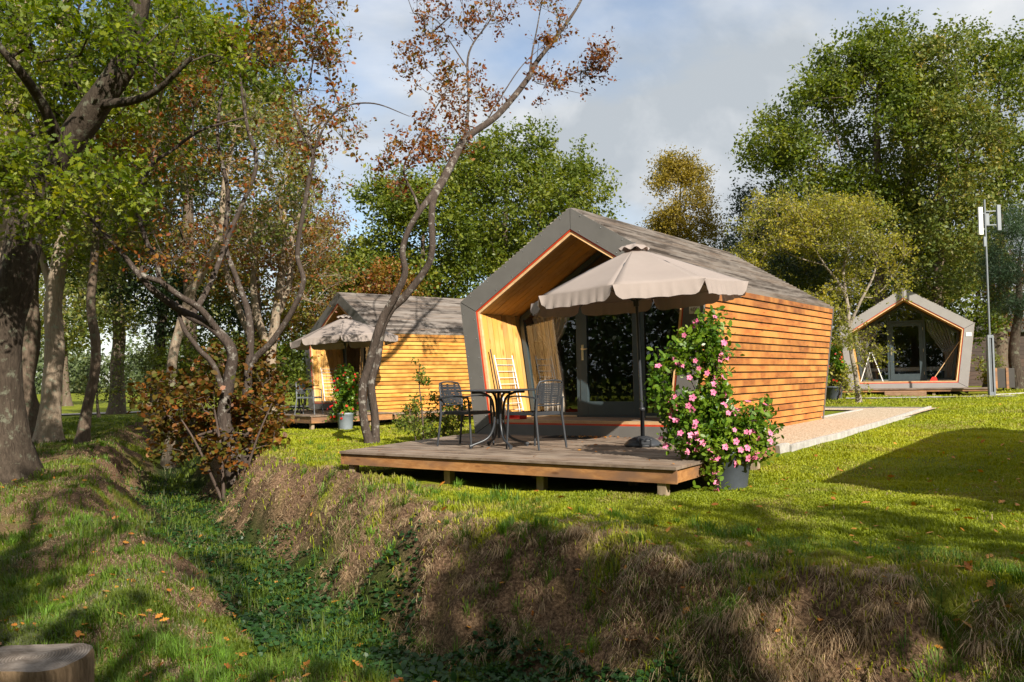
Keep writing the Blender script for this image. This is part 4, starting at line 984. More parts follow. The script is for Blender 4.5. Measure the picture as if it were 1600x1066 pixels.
tree('oak_tree', 'brown trunk left of the pale trunk, with low side limb', 'tree',
     [([g0, at(38, 600, 25), at(48, 530, 25), at(46, 440, 25), at(60, 380, 25), at(58, 250, 25)], [.34, .26, .25, .24, .2, .1])],
     [E_(80, 330, 25, 130, 90, 3, 90, .3, .3), E_(60, 230, 25, 90, 80, 3, 40, .3, .3)], M['leaf_oak'], M['bark'], T, 85, .14, .5, flare=.8, seed=3)
g0 = gnd(76, 682, 23.5)
tree('oak_tree', 'pale grey trunk with forked top on the left bank', 'tree',
     [([g0, at(80, 620, 23.5), at(85, 540, 23.5), at(84, 470, 23.5), at(92, 410, 23.5), at(108, 330, 23.5), at(112, 240, 23.5)], [.28, .24, .24, .22, .2, .14, .08]), L_([(84, 470, 23.5), (68, 410, 23.5), (50, 360, 23.5)], [.12, .09, .06]), L_([(92, 410, 23.5), (130, 370, 23.3), (160, 300, 23.3)], [.1, .08, .05])],
     [E_(130, 320, 23.5, 110, 70, 2.2, 70, .3, .4), E_(190, 230, 24, 90, 90, 2.2, 55, .3, .4)], M['leaf_oak'], M['bark_pale'], T, 75, .13, .45, flare=.5, seed=4)
g0 = gnd(128, 697, 20.5)
tree('slim_tree', 'slim grey brown trunk by the path end of the ditch', 'tree',
     [([g0, at(136, 640, 20.5), at(148, 580, 20.5), at(149, 530, 20.5), at(142, 480, 20.5), at(146, 420, 20.5), at(152, 340, 20.5), at(165, 250, 20.4)], [.15, .12, .115, .11, .1, .095, .08, .05])],
     [E_(190, 290, 20.5, 90, 70, 1.8, 55, .3, .4), E_(150, 400, 20.8, 60, 30, 1.5, 16, .3, .3)], M['leaf_mid'], M['bark'], T, 65, .12, .38, flare=.6, seed=5, sides=10)
g0 = gnd(184, 637, 44)
tree('oak_tree', 'darker trunk standing beyond the path', 'tree', [([g0, at(183, 590, 44), at(186, 520, 44), at(182, 450, 44), at(182, 380, 44)], [.38, .32, .3, .26, .15])],
     [E_(190, 430, 43, 75, 75, 3.2, 70, .3, .4), E_(270, 480, 44, 70, 40, 3, 30, .3, .5)], M['leaf_mid'], M['bark'], T, 80, .22, .8, seed=6)
g0 = gnd(263, 640, 23)
tree('slanting_tree', 'slender pale trunk slanting right beyond the ditch', 'tree', [([g0, at(268, 580, 23), at(281, 512, 23), at(300, 455, 22.8), at(326, 408, 22.6), at(345, 360, 22.5), at(352, 280, 22.5), at(372, 190, 22.5)], [.15, .125, .12, .11, .1, .09, .07, .04])],
     [E_(390, 270, 22.5, 90, 110, 2.2, 80, .3, .5), E_(330, 180, 22.5, 90, 70, 2, 45, .3, .4)], M['leaf_mid'], M['bark_pale'], T, 55, .12, .4, sides=10, seed=7, bare=3)
g0 = gnd(425, 625, 26.0)
tree('multi_stem_tree', 'cluster of sunlit pale stems with red brown crown left of the far parasol', 'tree',
     [([g0, at(424, 560, 26.0), at(430, 500, 26.0), at(438, 440, 26.0), at(446, 380, 26.0), at(440, 300, 26.0)], [0.183, 0.146, 0.134, 0.122, 0.0976, 0.061]), L_([(424, 560, 26.0), (404, 500, 25.8), (396, 450, 25.8), (398, 400, 25.8)], [0.122, 0.11, 0.0976, 0.061]),
      L_([(430, 500, 26.0), (452, 440, 26.3), (455, 380, 26.3), (470, 330, 26.3)], [0.11, 0.0976, 0.0854, 0.0488]), L_([(405, 560, 26.5), (372, 480, 26.5), (352, 420, 26.5), (330, 330, 26.5)], [0.11, 0.0976, 0.0854, 0.0488])],
     [E_(440, 330, 26.0, 100, 100, 2.2, 90, .3, .5), E_(490, 430, 26.0, 60, 45, 1.8, 26, .3, .5), E_(370, 400, 26.5, 90, 60, 2, 44, .3, .4), E_(500, 220, 25.5, 70, 70, 1.5, 25.0, .3, .6)], M['leaf_red'], M['bark_pale'], T, 42, .10, .36, sides=10, seed=8, bare=6)
# amelanchier (many stems)
g0 = gnd(374, 765, 15.8, -.15)
tree('multi_stem_tree', 'dark twisting many stemmed tree rooted in the ditch bank, autumn leaves at its foot', 'tree',
     [([g0, at(362, 705, 15.7), at(350, 650, 15.6), at(358, 595, 15.5), at(362, 548, 15.4), at(332, 512, 15.3), at(298, 494, 15.2), at(250, 462, 15.1), at(222, 435, 15), at(198, 405, 15), at(170, 372, 15), at(118, 318, 15)], [.19, .15, .12, .10, .09, .08, .075, .06, .05, .042, .035, .02]),
      L_([(340, 516, 15.3), (312, 482, 15.0), (280, 462, 14.8), (250, 440, 14.7), (226, 432, 14.7), (222, 418, 14.7), (234, 420, 14.7)], [.06, .055, .05, .048, .042, .035, .02]),
      L_([(280, 462, 14.9), (252, 440, 15), (244, 408, 15), (228, 375, 15), (215, 320, 15), (234, 262, 15), (270, 234, 15), (316, 203, 15), (385, 183, 15)], [.05, .045, .042, .04, .036, .034, .03, .025, .012]),
      L_([(378, 750, 15.9), (388, 690, 15.9), (385, 620, 15.9), (391, 545, 15.9), (388, 490, 15.9), (370, 436, 15.9), (352, 380, 15.9), (356, 300, 15.9), (340, 210, 15.9), (352, 110, 15.9)], [.14, .11, .085, .07, .06, .05, .045, .04, .03, .015]),
      L_([(386, 600, 15.9), (398, 562, 15.8), (425, 534, 15.7), (455, 488, 15.6), (474, 440, 15.5), (465, 392, 15.5), (481, 290, 15.4), (489, 240, 15.4), (470, 200, 15.4), (457, 152, 15.4), (480, 140, 15.4)], [.07, .06, .055, .05, .045, .042, .036, .032, .025, .018, .008]),
      L_([(489, 240, 15.4), (509, 194, 15.3), (537, 167, 15.2), (585, 162, 15.1), (640, 182, 15)], [.024, .02, .016, .012, .005]),
      L_([(372, 740, 15.8), (342, 590, 15.4), (310, 545, 15.3), (286, 511, 15.2), (276, 470, 15.2)], [.07, .05, .045, .04, .02]),
      L_([(300, 494, 15.2), (330, 440, 15.6), (365, 350, 15.8), (400, 260, 15.8), (385, 190, 15.8), (378, 90, 15.8), (430, 40, 15.8)], [.05, .05, .045, .038, .03, .02, .01])],
     [E_(250, 260, 15.2, 100, 80, 1.6, 42, .2, .5), E_(385, 130, 15.8, 90, 80, 1.6, 50, .2, .5), E_(475, 60, 15.8, 78, 60, 1.2, 60, .2, .5), E_(500, 180, 15.2, 60, 60, 1, 14, .2, .6), E_(430, -60, 15.8, 130, 60, 1.6, 40, .2, .3), E_(300, 400, 15.6, 120, 45, 1.4, 24, .2, .5), E_(430, 260, 15.6, 60, 70, 1.2, 22, .2, .6), E_(250, 140, 15.6, 60, 50, 1.2, 16, .2, .5)],
     M['leaf_red'], M['bark_smooth'], T, 30, .075, .26, 'oval', .6, .25, wander=.22, sides=10, step=.3, twigr=.004, seed=9, bare=6)
# beech bush round its foot
g0 = gnd(350, 745, 15.3)
tree('beech_bush', 'orange and brown leaved beech bush at the foot of the twisting tree', 'bush', [([g0, at(345, 700, 15.2), at(335, 640, 15.1)], [.03, .025, .015]), ([g0 + Vector((.2, .1, 0)), at(400, 690, 15.2), at(425, 630, 15.2)], [.03, .02, .01]), ([g0 + Vector((-.05, .1, 0)), at(310, 700, 15.1), at(280, 650, 15.1)], [.03, .02, .01])],
     [E_(345, 630, 16.5, 125, 72, .6, 130, .1, .4), E_(300, 670, 15.9, 80, 50, .6, 56, .1, .4), E_(405, 660, 15.7, 38, 74, .5, 42, .1, .4), E_(350, 720, 15.0, 60, 26, .3, 8, .1, .4), E_(385, 575, 16.2, 50, 40, .6, 20, .1, .4), E_(330, 600, 14.9, 60, 30, .3, 8, .1, .4)],
     M['leaf_beech'], M['twig'], None, 26, .10, .16, 'oval', .7, 0, sides=7, step=.2, twigr=.003, up=1.4, seed=10)
# forked tree before cabin 2
g0 = gnd(578, 694, 16.9); g1 = gnd(587, 693, 16.95)
tree('forked_tree', 'slender forked tree with sparse red brown leaves rising between the two cabins', 'tree',
     [([g0, at(568, 650, 16.90), at(567, 604, 16.90), at(575, 576, 16.90), at(583, 545, 16.85), at(590, 520, 16.80), at(600, 493, 16.80), at(618, 462, 16.70), at(633, 427, 16.60), at(629, 392, 16.60), at(639, 358, 16.60), at(660, 324, 16.66), at(685, 293, 16.94), at(710, 248, 17.34), at(728, 216, 17.64), at(777, 180, 17.96), at(822, 127, 18.44), at(838, 98, 18.70), at(872, 54, 19.10), at(908, 0, 19.60), at(925, -60, 20.14)], [0.0858, 0.078, 0.078, 0.078, 0.078, 0.0819, 0.078, 0.0663, 0.0624, 0.0585, 0.0546, 0.0546, 0.0858, 0.078, 0.0741, 0.0663, 0.0585, 0.0507, 0.039, 0.0273, 0.0117]),
      ([g1, at(586, 650, 17.00), at(580, 600, 17.00), at(588, 566, 17.00), at(592, 538, 16.95), at(597, 510, 16.90), at(612, 482, 16.90), at(632, 464, 16.90), at(666, 420, 16.80), at(675, 390, 16.70), at(674, 340, 16.70), at(678, 310, 16.78), at(690, 285, 17.00)], [0.0858, 0.078, 0.078, 0.0819, 0.0819, 0.0858, 0.078, 0.0741, 0.0663, 0.0624, 0.0624, 0.0663, 0.0702]),
      L_([(655, 330, 16.60), (648, 308, 16.70), (634, 280, 16.86), (631, 262, 17.02), (640, 240, 17.12), (683, 165, 17.80), (701, 135, 18.08), (714, 95, 18.44)], [0.0273, 0.025, 0.0218, 0.0203, 0.0187, 0.014, 0.00936, 0.00468]),
      L_([(728, 216, 17.64), (732, 150, 18.34), (733, 82, 18.96), (766, 31, 19.42), (792, -20, 19.88)], [0.039, 0.0273, 0.0218, 0.0156, 0.0078]), L_([(827, 120, 18.50), (832, 80, 18.98), (840, 40, 19.34), (850, -20, 19.88)], [0.0234, 0.0187, 0.014, 0.0078]),
      L_([(732, 110, 18.70), (700, 60, 18.96), (680, 30, 19.12), (640, 20, 19.22)], [0.0156, 0.0125, 0.00936, 0.0039]), L_([(838, 130, 18.42), (880, 140, 18.22), (925, 150, 18.04)], [0.00936, 0.00702, 0.00312]), L_([(760, 190, 17.88), (810, 110, 18.90), (850, 70, 19.36)], [0.0156, 0.0117, 0.00468])],
     [E_(672, 100, 18.50, 60, 42, 1, 26, .1, .3), E_(715, 25, 19.28, 85, 42, 1, 40, .1, .3), E_(735, 150, 18.24, 48, 36, .8, 20, .1, .3), E_(645, 265, 16.90, 52, 42, .7, 24, .1, .3), E_(700, 210, 17.60, 45, 34, .7, 15, .1, .3), E_(885, 90, 18.78, 62, 42, .8, 30, .1, .3), E_(840, 130, 18.32, 50, 26, .7, 10, .1, .3), E_(720, -60, 20.04, 160, 50, 1, 30, .1, .2), E_(690, 175, 17.90, 35, 24, .6, 8, .1, .3), E_(630, 225, 17.26, 30, 14, .4, 3, .1, .2), E_(860, 30, 19.32, 50, 40, .7, 14, .1, .3)],
     M['leaf_fork'], M['bark_smooth'], None, 34, .08, .22, 'oval', .55, .2, wander=.2, sides=10, step=.25, twigr=.0035, seed=11, bare=4)

# --- background trees behind the cabins
B = 'trees behind the cabins'
def bgtree(name, label, cat, px, Y, base_py, crowns, lmat, bmat, **kw):
    g = gnd(px, base_py, Y); top = crowns[0]; c = Vector(top[0])
    limbs = [([g, g.lerp(c, .35) + Vector((rnd.uniform(-.2, .2), 0, 0)), g.lerp(c, .7), c, c + Vector((.1, 0, top[1][2] * .6))], [kw.pop('tr', .28)] + [k * kw.get('tk', 1) for k in (.22, .16, .1, .03)])]
    kw.pop('tk', None); kw.setdefault('dens', 1.45); kw.setdefault('twigs', False); kw['leaves'] = int(kw.get('leaves', 50) * 1.45); kw['lsize'] = kw.get('lsize', .1) * .84
    return tree(name, label, cat, limbs, crowns, lmat, bmat, kw.pop('group', B), **kw)
bgtree('oak_tree', 'broad green oak behind the honey cabin, left half of the middle clump', 'tree', 650, 37, 620, [E_(660, 400, 37, 90, 110, 3, 110, .5, .4), E_(620, 330, 37, 50, 50, 2, 30, .5, .4), E_(610, 440, 37, 70, 50, 2.5, 40, .5, .3)], M['leaf_green'], M['bark'], leaves=85, lsize=.2, spread=.55, seed=20)
bgtree('oak_tree', 'tallest green oak behind the gap between the two cabins', 'tree', 780, 39, 620, [E_(790, 330, 39, 95, 110, 3.4, 130, .5, .4), E_(830, 245, 39, 36, 40, 1.8, 16, .4, .4), E_(740, 270, 39, 50, 45, 2, 22, .4, .4), E_(770, 420, 39, 120, 70, 3, 60, .5, .3)], M['leaf_green'], M['bark'], leaves=85, lsize=.2, spread=.55, seed=21)
bgtree('oak_tree', 'green oak whose low crown shows left of the big cabin gable top', 'tree', 880, 41, 620, [E_(890, 320, 41, 60, 65, 2.8, 55, .4, .4), E_(895, 258, 41, 22, 30, 1.2, 8, .4, .4), E_(860, 380, 41, 90, 60, 3, 50, .5, .3)], M['leaf_green'], M['bark'], leaves=85, lsize=.2, spread=.55, seed=22)
bgtree('rowan_tree', 'yellow green tree right behind the honey cabin gable', 'tree', 540, 40, 620, [E_(530, 430, 40, 80, 40, 2.6, 60, .4, .4), E_(500, 480, 40, 60, 50, 2.6, 40, .4, .4)], M['leaf_mid'], M['bark'], leaves=75, lsize=.2, spread=.55, seed=23)
bgtree('rowan_tree', 'low rowan with red patches above the honey cabin roof', 'tree', 610, 34, 620, [E_(605, 445, 34, 45, 26, 1.6, 26, .3, .4), E_(600, 480, 34, 60, 30, 1.6, 20, .3, .4)], M['leaf_red'], M['bark'], leaves=60, lsize=.15, spread=.45, seed=24)
bgtree('birch_tree', 'small golden birch standing alone above the big cabin roof', 'tree', 1062, 46, 600, [E_(1062, 325, 46, 44, 72, 1.8, 120, .3, .4), E_(1052, 268, 46, 26, 20, 1, 18, .3, .4), E_(1075, 380, 46, 64, 34, 2, 60, .3, .3)], M['leaf_gold'], M['bark_birch'], leaves=75, lsize=.14, spread=.5, tr=.15, tk=.6, seed=25)
bgtree('oak_tree', 'largest green oak on the right, its crown nearly reaching the top edge', 'tree', 1380, 38, 600, [E_(1370, 220, 38, 120, 130, 4, 150, .3, .7), E_(1225, 232, 38, 60, 36, 2.4, 34, .3, .6), E_(1270, 170, 38, 60, 40, 2.4, 34, .3, .6), E_(1385, 75, 38, 46, 34, 2, 22, .3, .6), E_(1320, 110, 38, 44, 34, 2, 18, .3, .6), E_(1300, 320, 38, 95, 55, 3, 56, .4, .4), E_(1440, 130, 38, 50, 60, 2.4, 30, .3, .6)], M['leaf_green'], M['bark'], leaves=82, lsize=.2, spread=.58, tr=.4, tk=1.3, seed=26)
bgtree('oak_tree', 'tall oak at the right edge behind the antenna mast', 'tree', 1560, 40, 600, [E_(1560, 190, 40, 75, 110, 3.4, 90, .5, .5), E_(1545, 70, 40, 38, 32, 2, 14, .4, .4), E_(1600, 110, 40, 40, 60, 2.4, 24, .4, .4), E_(1600, 300, 40, 60, 60, 3, 40, .4, .4)], M['leaf_green'], M['bark'], leaves=80, lsize=.2, spread=.58, tr=.36, seed=27)
bgtree('oak_tree', 'olive leaved oak between the two tall oaks on the right', 'tree', 1468, 36, 600, [E_(1470, 250, 36, 75, 120, 3.2, 110, .5, .4), E_(1470, 390, 36, 70, 80, 3, 70, .5, .4), E_(1455, 110, 36, 50, 36, 2, 20, .4, .4)], M['leaf_mid'], M['bark'], leaves=80, lsize=.19, spread=.55, tr=.4, seed=28)
bgtree('dark_tree', 'grey green tree left of the big oak, low against the sky', 'tree', 1185, 42, 600, [E_(1185, 340, 42, 48, 40, 2.2, 45, .3, .5), E_(1200, 400, 42, 70, 50, 2.6, 50, .4, .3), E_(1150, 400, 42, 40, 30, 2, 16, .3, .3)], M['leaf_blue'], M['bark'], leaves=75, lsize=.17, spread=.55, seed=29)
bgtree('pine_tree', 'blue green pine low at the right edge by the mast', 'tree', 1592, 31, 600, [E_(1592, 430, 31, 42, 75, 1.6, 60, .3, .3), E_(1585, 360, 31, 28, 30, 1.2, 14, .3, .3)], M['needle'], M['bark_dark'], leaves=260, lsize=.16, spread=.36, aspect=.1, tr=.2, tk=.8, seed=30)
bgtree('scots_pine_tree', 'orange barked pine trunk inside the right hand oak crowns', 'tree', 1418, 43, 600, [E_(1420, 150, 43, 40, 50, 1.5, 24, .3, .3)], M['needle'], M['bark_pine'], leaves=200, lsize=.2, spread=.5, aspect=.1, tr=.3, tk=1.2, seed=31)
# yellow birch in front of cabin 3
g0 = gnd(1342, 619, 25.5)
tree('birch_tree', 'yellow leaved birch with crooked pale trunk right before the head-on cabin', 'tree',
     [([g0, at(1338, 590, 25.5), at(1330, 550, 25.5), at(1327, 510, 25.5), at(1322, 465, 25.5), at(1305, 435, 25.5), at(1289, 415, 25.5), at(1274, 390, 25.5), at(1262, 368, 25.5)], [.085, .07, .06, .055, .05, .04, .03, .025, .012]),
      L_([(1327, 510, 25.5), (1345, 470, 25.3), (1365, 430, 25.2), (1372, 390, 25.2)], [.05, .04, .03, .012]), L_([(1322, 465, 25.5), (1318, 420, 25.7), (1330, 370, 25.8), (1326, 330, 25.8)], [.045, .04, .03, .012]), L_([(1289, 415, 25.5), (1240, 400, 25.6), (1205, 380, 25.7)], [.02, .015, .006])],
     [E_(1300, 400, 25.7, 110, 80, 1.8, 230, .2, .4), E_(1230, 350, 26, 80, 50, 1.5, 80, .2, .4), E_(1190, 410, 26, 50, 40, 1.2, 40, .2, .4), E_(1360, 430, 25.5, 50, 60, 1.4, 50, .2, .4), E_(1350, 520, 25, 45, 35, .9, 16, .2, .5), E_(1270, 480, 26, 60, 40, 1.4, 40, .2, .4), E_(1340, 570, 25.2, 35, 40, .6, 7, .2, .4), E_(1405, 440, 25, 16, 20, .5, 4), E_(1330, 330, 26, 60, 30, 1.4, 26, .2, .4)],
     M['leaf_birch'], M['bark_birch'], None, 70, .07, .26, 'diamond', .7, .3, wander=.2, sides=9, step=.3, twigr=.004, seed=32)
# dark wood behind
bgtree('oak_tree', 'dark foliage tree behind the head-on cabin, left part', 'tree', 1320, 46, 600, [E_(1320, 470, 46, 110, 90, 3, 90, .4, .1), E_(1250, 400, 46, 60, 60, 3, 30, .4, .2)], M['leaf_mid'], M['bark'], leaves=85, lsize=.24, spread=.75, seed=33)
bgtree('oak_tree', 'dark leaved oak over the roof of the head-on cabin', 'tree', 1440, 40, 600, [E_(1430, 430, 40, 80, 70, 3, 90, .4, .2), E_(1500, 450, 40, 60, 80, 3, 60, .4, .2)], M['leaf_green'], M['bark_dark'], leaves=80, lsize=.2, spread=.62, seed=34, tr=.4, tk=1.4)
bgtree('rowan_tree', 'rust leaved small tree before the brown shed', 'tree', 1548, 40, 600, [E_(1550, 440, 40, 60, 30, 2, 34, .3, .4), E_(1575, 480, 40, 40, 26, 2, 16, .3, .4)], M['leaf_rust'], M['bark_dark'], leaves=60, lsize=.16, spread=.55, seed=35)
bgtree('oak_tree', 'dark tree closing the view between the big cabin and the yellow birch', 'tree', 1225, 50, 600, [E_(1225, 480, 50, 90, 80, 3, 60, .4, .1), E_(1150, 470, 50, 80, 50, 3, 40, .4, .1)], M['leaf_mid'], M['bark'], leaves=80, lsize=.26, spread=.8, seed=36)
# --- left backdrop
LB = 'trees beyond the ditch on the left'
bgtree('maple_tree', 'tall yellow green tree filling the sky above the twisting tree', 'tree', 300, 30, 620, [E_(290, 120, 30, 150, 110, 3, 130, .3, .5), E_(400, 200, 30, 80, 80, 2.4, 50, .3, .5), E_(230, 270, 30, 120, 60, 2.6, 60, .3, .4)], M['leaf_mid'], M['bark'], leaves=62, lsize=.16, spread=.5, group=LB, seed=40)
bgtree('oak_tree', 'dark green oak low behind the left trunks', 'tree', 245, 34, 625, [E_(260, 400, 34, 130, 75, 3, 90, .3, .3), E_(140, 380, 34, 90, 70, 3, 60, .3, .3), E_(330, 480, 34, 90, 60, 2.6, 50, .3, .2)], M['leaf_dark'], M['bark_dark'], leaves=66, lsize=.19, spread=.6, group=LB, seed=41)
bgtree('rowan_tree', 'rust brown tree behind the pale stems', 'tree', 400, 30, 620, [E_(400, 400, 30, 120, 70, 2.4, 80, .3, .4), E_(470, 330, 30, 60, 60, 2, 30, .3, .5), E_(480, 500, 30, 60, 40, 2, 30, .3, .3)], M['leaf_mix'], M['bark'], leaves=60, lsize=.15, spread=.48, group=LB, seed=42, bare=3)
bgtree('willow_bush', 'dark leafless looking bush on the field edge, left one', 'bush', 155, 38, 637, [E_(150, 590, 38, 40, 36, 1.6, 26, .2, .3)], M['leaf_mid'], M['bark_dark'], leaves=16, lsize=.14, spread=.4, tr=.08, tk=.25, group='bushes on the field edge', seed=43, bare=8)
bgtree('willow_bush', 'dark twiggy bush on the field edge, right of the far trunk', 'bush', 232, 38, 637, [E_(226, 585, 38, 46, 42, 1.8, 34, .2, .3)], M['leaf_mid'], M['bark_dark'], leaves=18, lsize=.14, spread=.4, tr=.08, tk=.25, group='bushes on the field edge', seed=44, bare=8)
bgtree('green_bush', 'dense dark green bush beyond the ditch behind the twisting tree', 'bush', 320, 26, 640, [E_(320, 570, 26, 75, 55, 1.6, 60, .4, .2), E_(400, 590, 26, 60, 40, 1.6, 30, .4, .2)], M['leaf_green'], M['bark_dark'], leaves=60, lsize=.13, spread=.35, tr=.06, tk=.25, seed=45)
bgtree('green_bush', 'green bush behind the lone chair on the far deck', 'bush', 470, 33, 620, [E_(468, 560, 33, 40, 50, 1.6, 40, .4, .2), E_(430, 580, 33, 40, 40, 1.6, 24, .4, .2)], M['leaf_green'], M['bark_dark'], leaves=60, lsize=.15, spread=.4, tr=.06, tk=.25, seed=46)

bgtree('oak_tree', 'low green tree across the field, seen between the far left trunks', 'tree', 105, 62, 612, [E_(100, 480, 62, 80, 60, 4, 60, .4, .2), E_(20, 470, 62, 60, 60, 4, 40, .4, .2)], M['leaf_mid'], M['bark'], leaves=60, lsize=.34, spread=1.0, group=LB, seed=47)
# far wood across the field: one mass nobody could count
P = []; 
for k in range(150):
    x = -135 + 225 * k / 150 + rnd.uniform(-1, 1); y = 150 + rnd.uniform(-8, 25); h = rnd.uniform(6.5, 11.5)
    P.append(ellip((x, y, h * .5 - .6), (3.6, 3.2, h * .55), 420, .8))
leaves_obj('far_wood', np.vstack(P), .9 * rng.uniform(.6, 1.3, 150 * 420), M['far'], None, up=.6)['kind'] = 'stuff'
bpy.data.objects['far_wood']['label'] = 'distant line of green trees across the field'; bpy.data.objects['far_wood']['category'] = 'far wood'

# --- trees behind the photographer: they shade the foreground and mirror in the glass
def back_tree(x, y, h, r_, lab, n=70, leaves=70, seed=60, lsz=.22, low=.3, gap=.5, sprd=.42):
    z = gz(x, y); c = (x, y, z + h * (1 + low) / 2)
    tree('oak_tree', lab, 'tree', [([Vector((x, y, z - .1)), Vector((x + .2, y, z + h * .3)), Vector((x - .1, y + .1, z + h * .6)), Vector((x, y, z + h * .9))], [.3, .24, .17, .06])],
         [(c, (r_, r_, h * (1 - low) / 2), n, .4, gap)], M['leaf_green'], M['bark_dark'], 'trees behind the viewpoint', leaves=leaves, lsize=lsz, spread=sprd, seed=seed)
BT = [(-2.5, -6, 12, 3.6, 110), (-7.5, -3, 12, 3.4, 100), (1.6, -9.5, 11.0, 2.6, 60), (6.2, -5.2, 8.9, 2.4, 80), (9.8, -4.6, 9.4, 2.4, 70), (-12, 3, 13, 3.4, 90), (12, -14, 9, 3, 60), (4, -19, 9, 4, 60), (-15.5, 8, 11, 3.4, 80), (.9, -3.6, 12, 2.2, 46), (-4.2, -1.8, 12.5, 2.6, 70)]
LBL = ['oak behind the viewpoint, shading the ditch', 'oak behind and left of the viewpoint', 'tall oak straight behind the viewpoint', 'smaller oak behind the right bank', 'smaller oak beside the neighbour cabin', 'oak out of view to the left', 'far oak behind on the right', 'broad oak far behind the viewpoint', 'oak out of view on the left bank', 'tall bare stemmed oak beside the viewpoint', 'tall oak on the left bank beside the viewpoint']
for i, (a_, b_, h_, r_, n_) in enumerate(BT): back_tree(a_, b_, h_, r_, LBL[i], n_, seed=60 + i, low=.5 if i > 9 else .3)

P = []
for k in range(34):
    a = R(-172 + 164 * k / 33); rr_ = 30 + rnd.uniform(-3, 6); P.append(ellip((rr_ * math.cos(a) * 1.1 + 4, rr_ * math.sin(a) - 2, 4.2) if k > 9 else (-27 + rnd.uniform(-2, 2), -26 + 4.5 * k, 4.2), (4.2, 4.0, 5.4), 3200, .5))
P += [ellip((46 * math.cos(R(-178 + 150 * k / 24)), 46 * math.sin(R(-178 + 150 * k / 24)), 6), (5, 4, 7.5), 2600, .5) for k in range(25)]
o_ = leaves_obj('woods_behind', np.vstack(P), np.concatenate([np.full(34 * 3200, .32), np.full(25 * 2600, .62)]) * rng.uniform(.6, 1.3, 34 * 3200 + 25 * 2600), M['leaf_dark'], None, up=.3); o_['kind'] = 'stuff'; tag(o_, 'edge of the woods behind the viewpoint, mirrored in the cabin glass', 'woods')

# ------------------------------------------------------------------ shrubs and pot plants
g0 = gnd(662, 690, 15.6)
tree('garden_shrub', 'loose yellow green shrub between the forked tree and the big cabin', 'bush', [([g0, at(660, 650, 15.6), at(655, 600, 15.6), at(655, 572, 15.6)], [.02, .015, .01, .005]), ([g0 + Vector((.3, 0, 0)), at(700, 640, 15.5)], [.015, .006]), ([g0 + Vector((-.1, 0, 0)), at(640, 640, 15.5)], [.015, .006])],
     [E_(675, 650, 15.6, 45, 34, .6, 50, .1, .3), E_(715, 650, 15.2, 22, 28, .4, 22, .1, .2), E_(656, 590, 15.6, 6, 24, .12, 7, .1), E_(640, 655, 15.6, 20, 24, .4, 14, .1)], M['leaf_shrub'], M['twig'], None, 30, .06, .10, 'oval', .5, 0, sides=6, step=.15, twigr=.003, seed=50)
g0 = gnd(1545, 600, 31)
tree('garden_shrub', 'small bright green sapling beside the right wall of the head-on cabin', 'bush', [([g0, at(1548, 570, 31)], [.03, .01])], [E_(1546, 578, 31, 14, 24, .5, 18, .1)], M['leaf_shrub'], M['twig'], None, 34, .11, .16, 'oval', .4, 0, sides=6, step=.2, twigr=.004, seed=51)
g0 = gnd(1310, 610, 27.2)
tree('garden_shrub', 'yellow green shrub beside the dark pot behind the big cabin', 'bush', [([g0, at(1318, 580, 27.2)], [.03, .01])], [E_(1314, 590, 27.4, 12, 22, .4, 22, .1)], M['leaf_birch'], M['twig'], None, 34, .09, .14, 'oval', .5, 0, sides=6, step=.2, twigr=.004, seed=52)

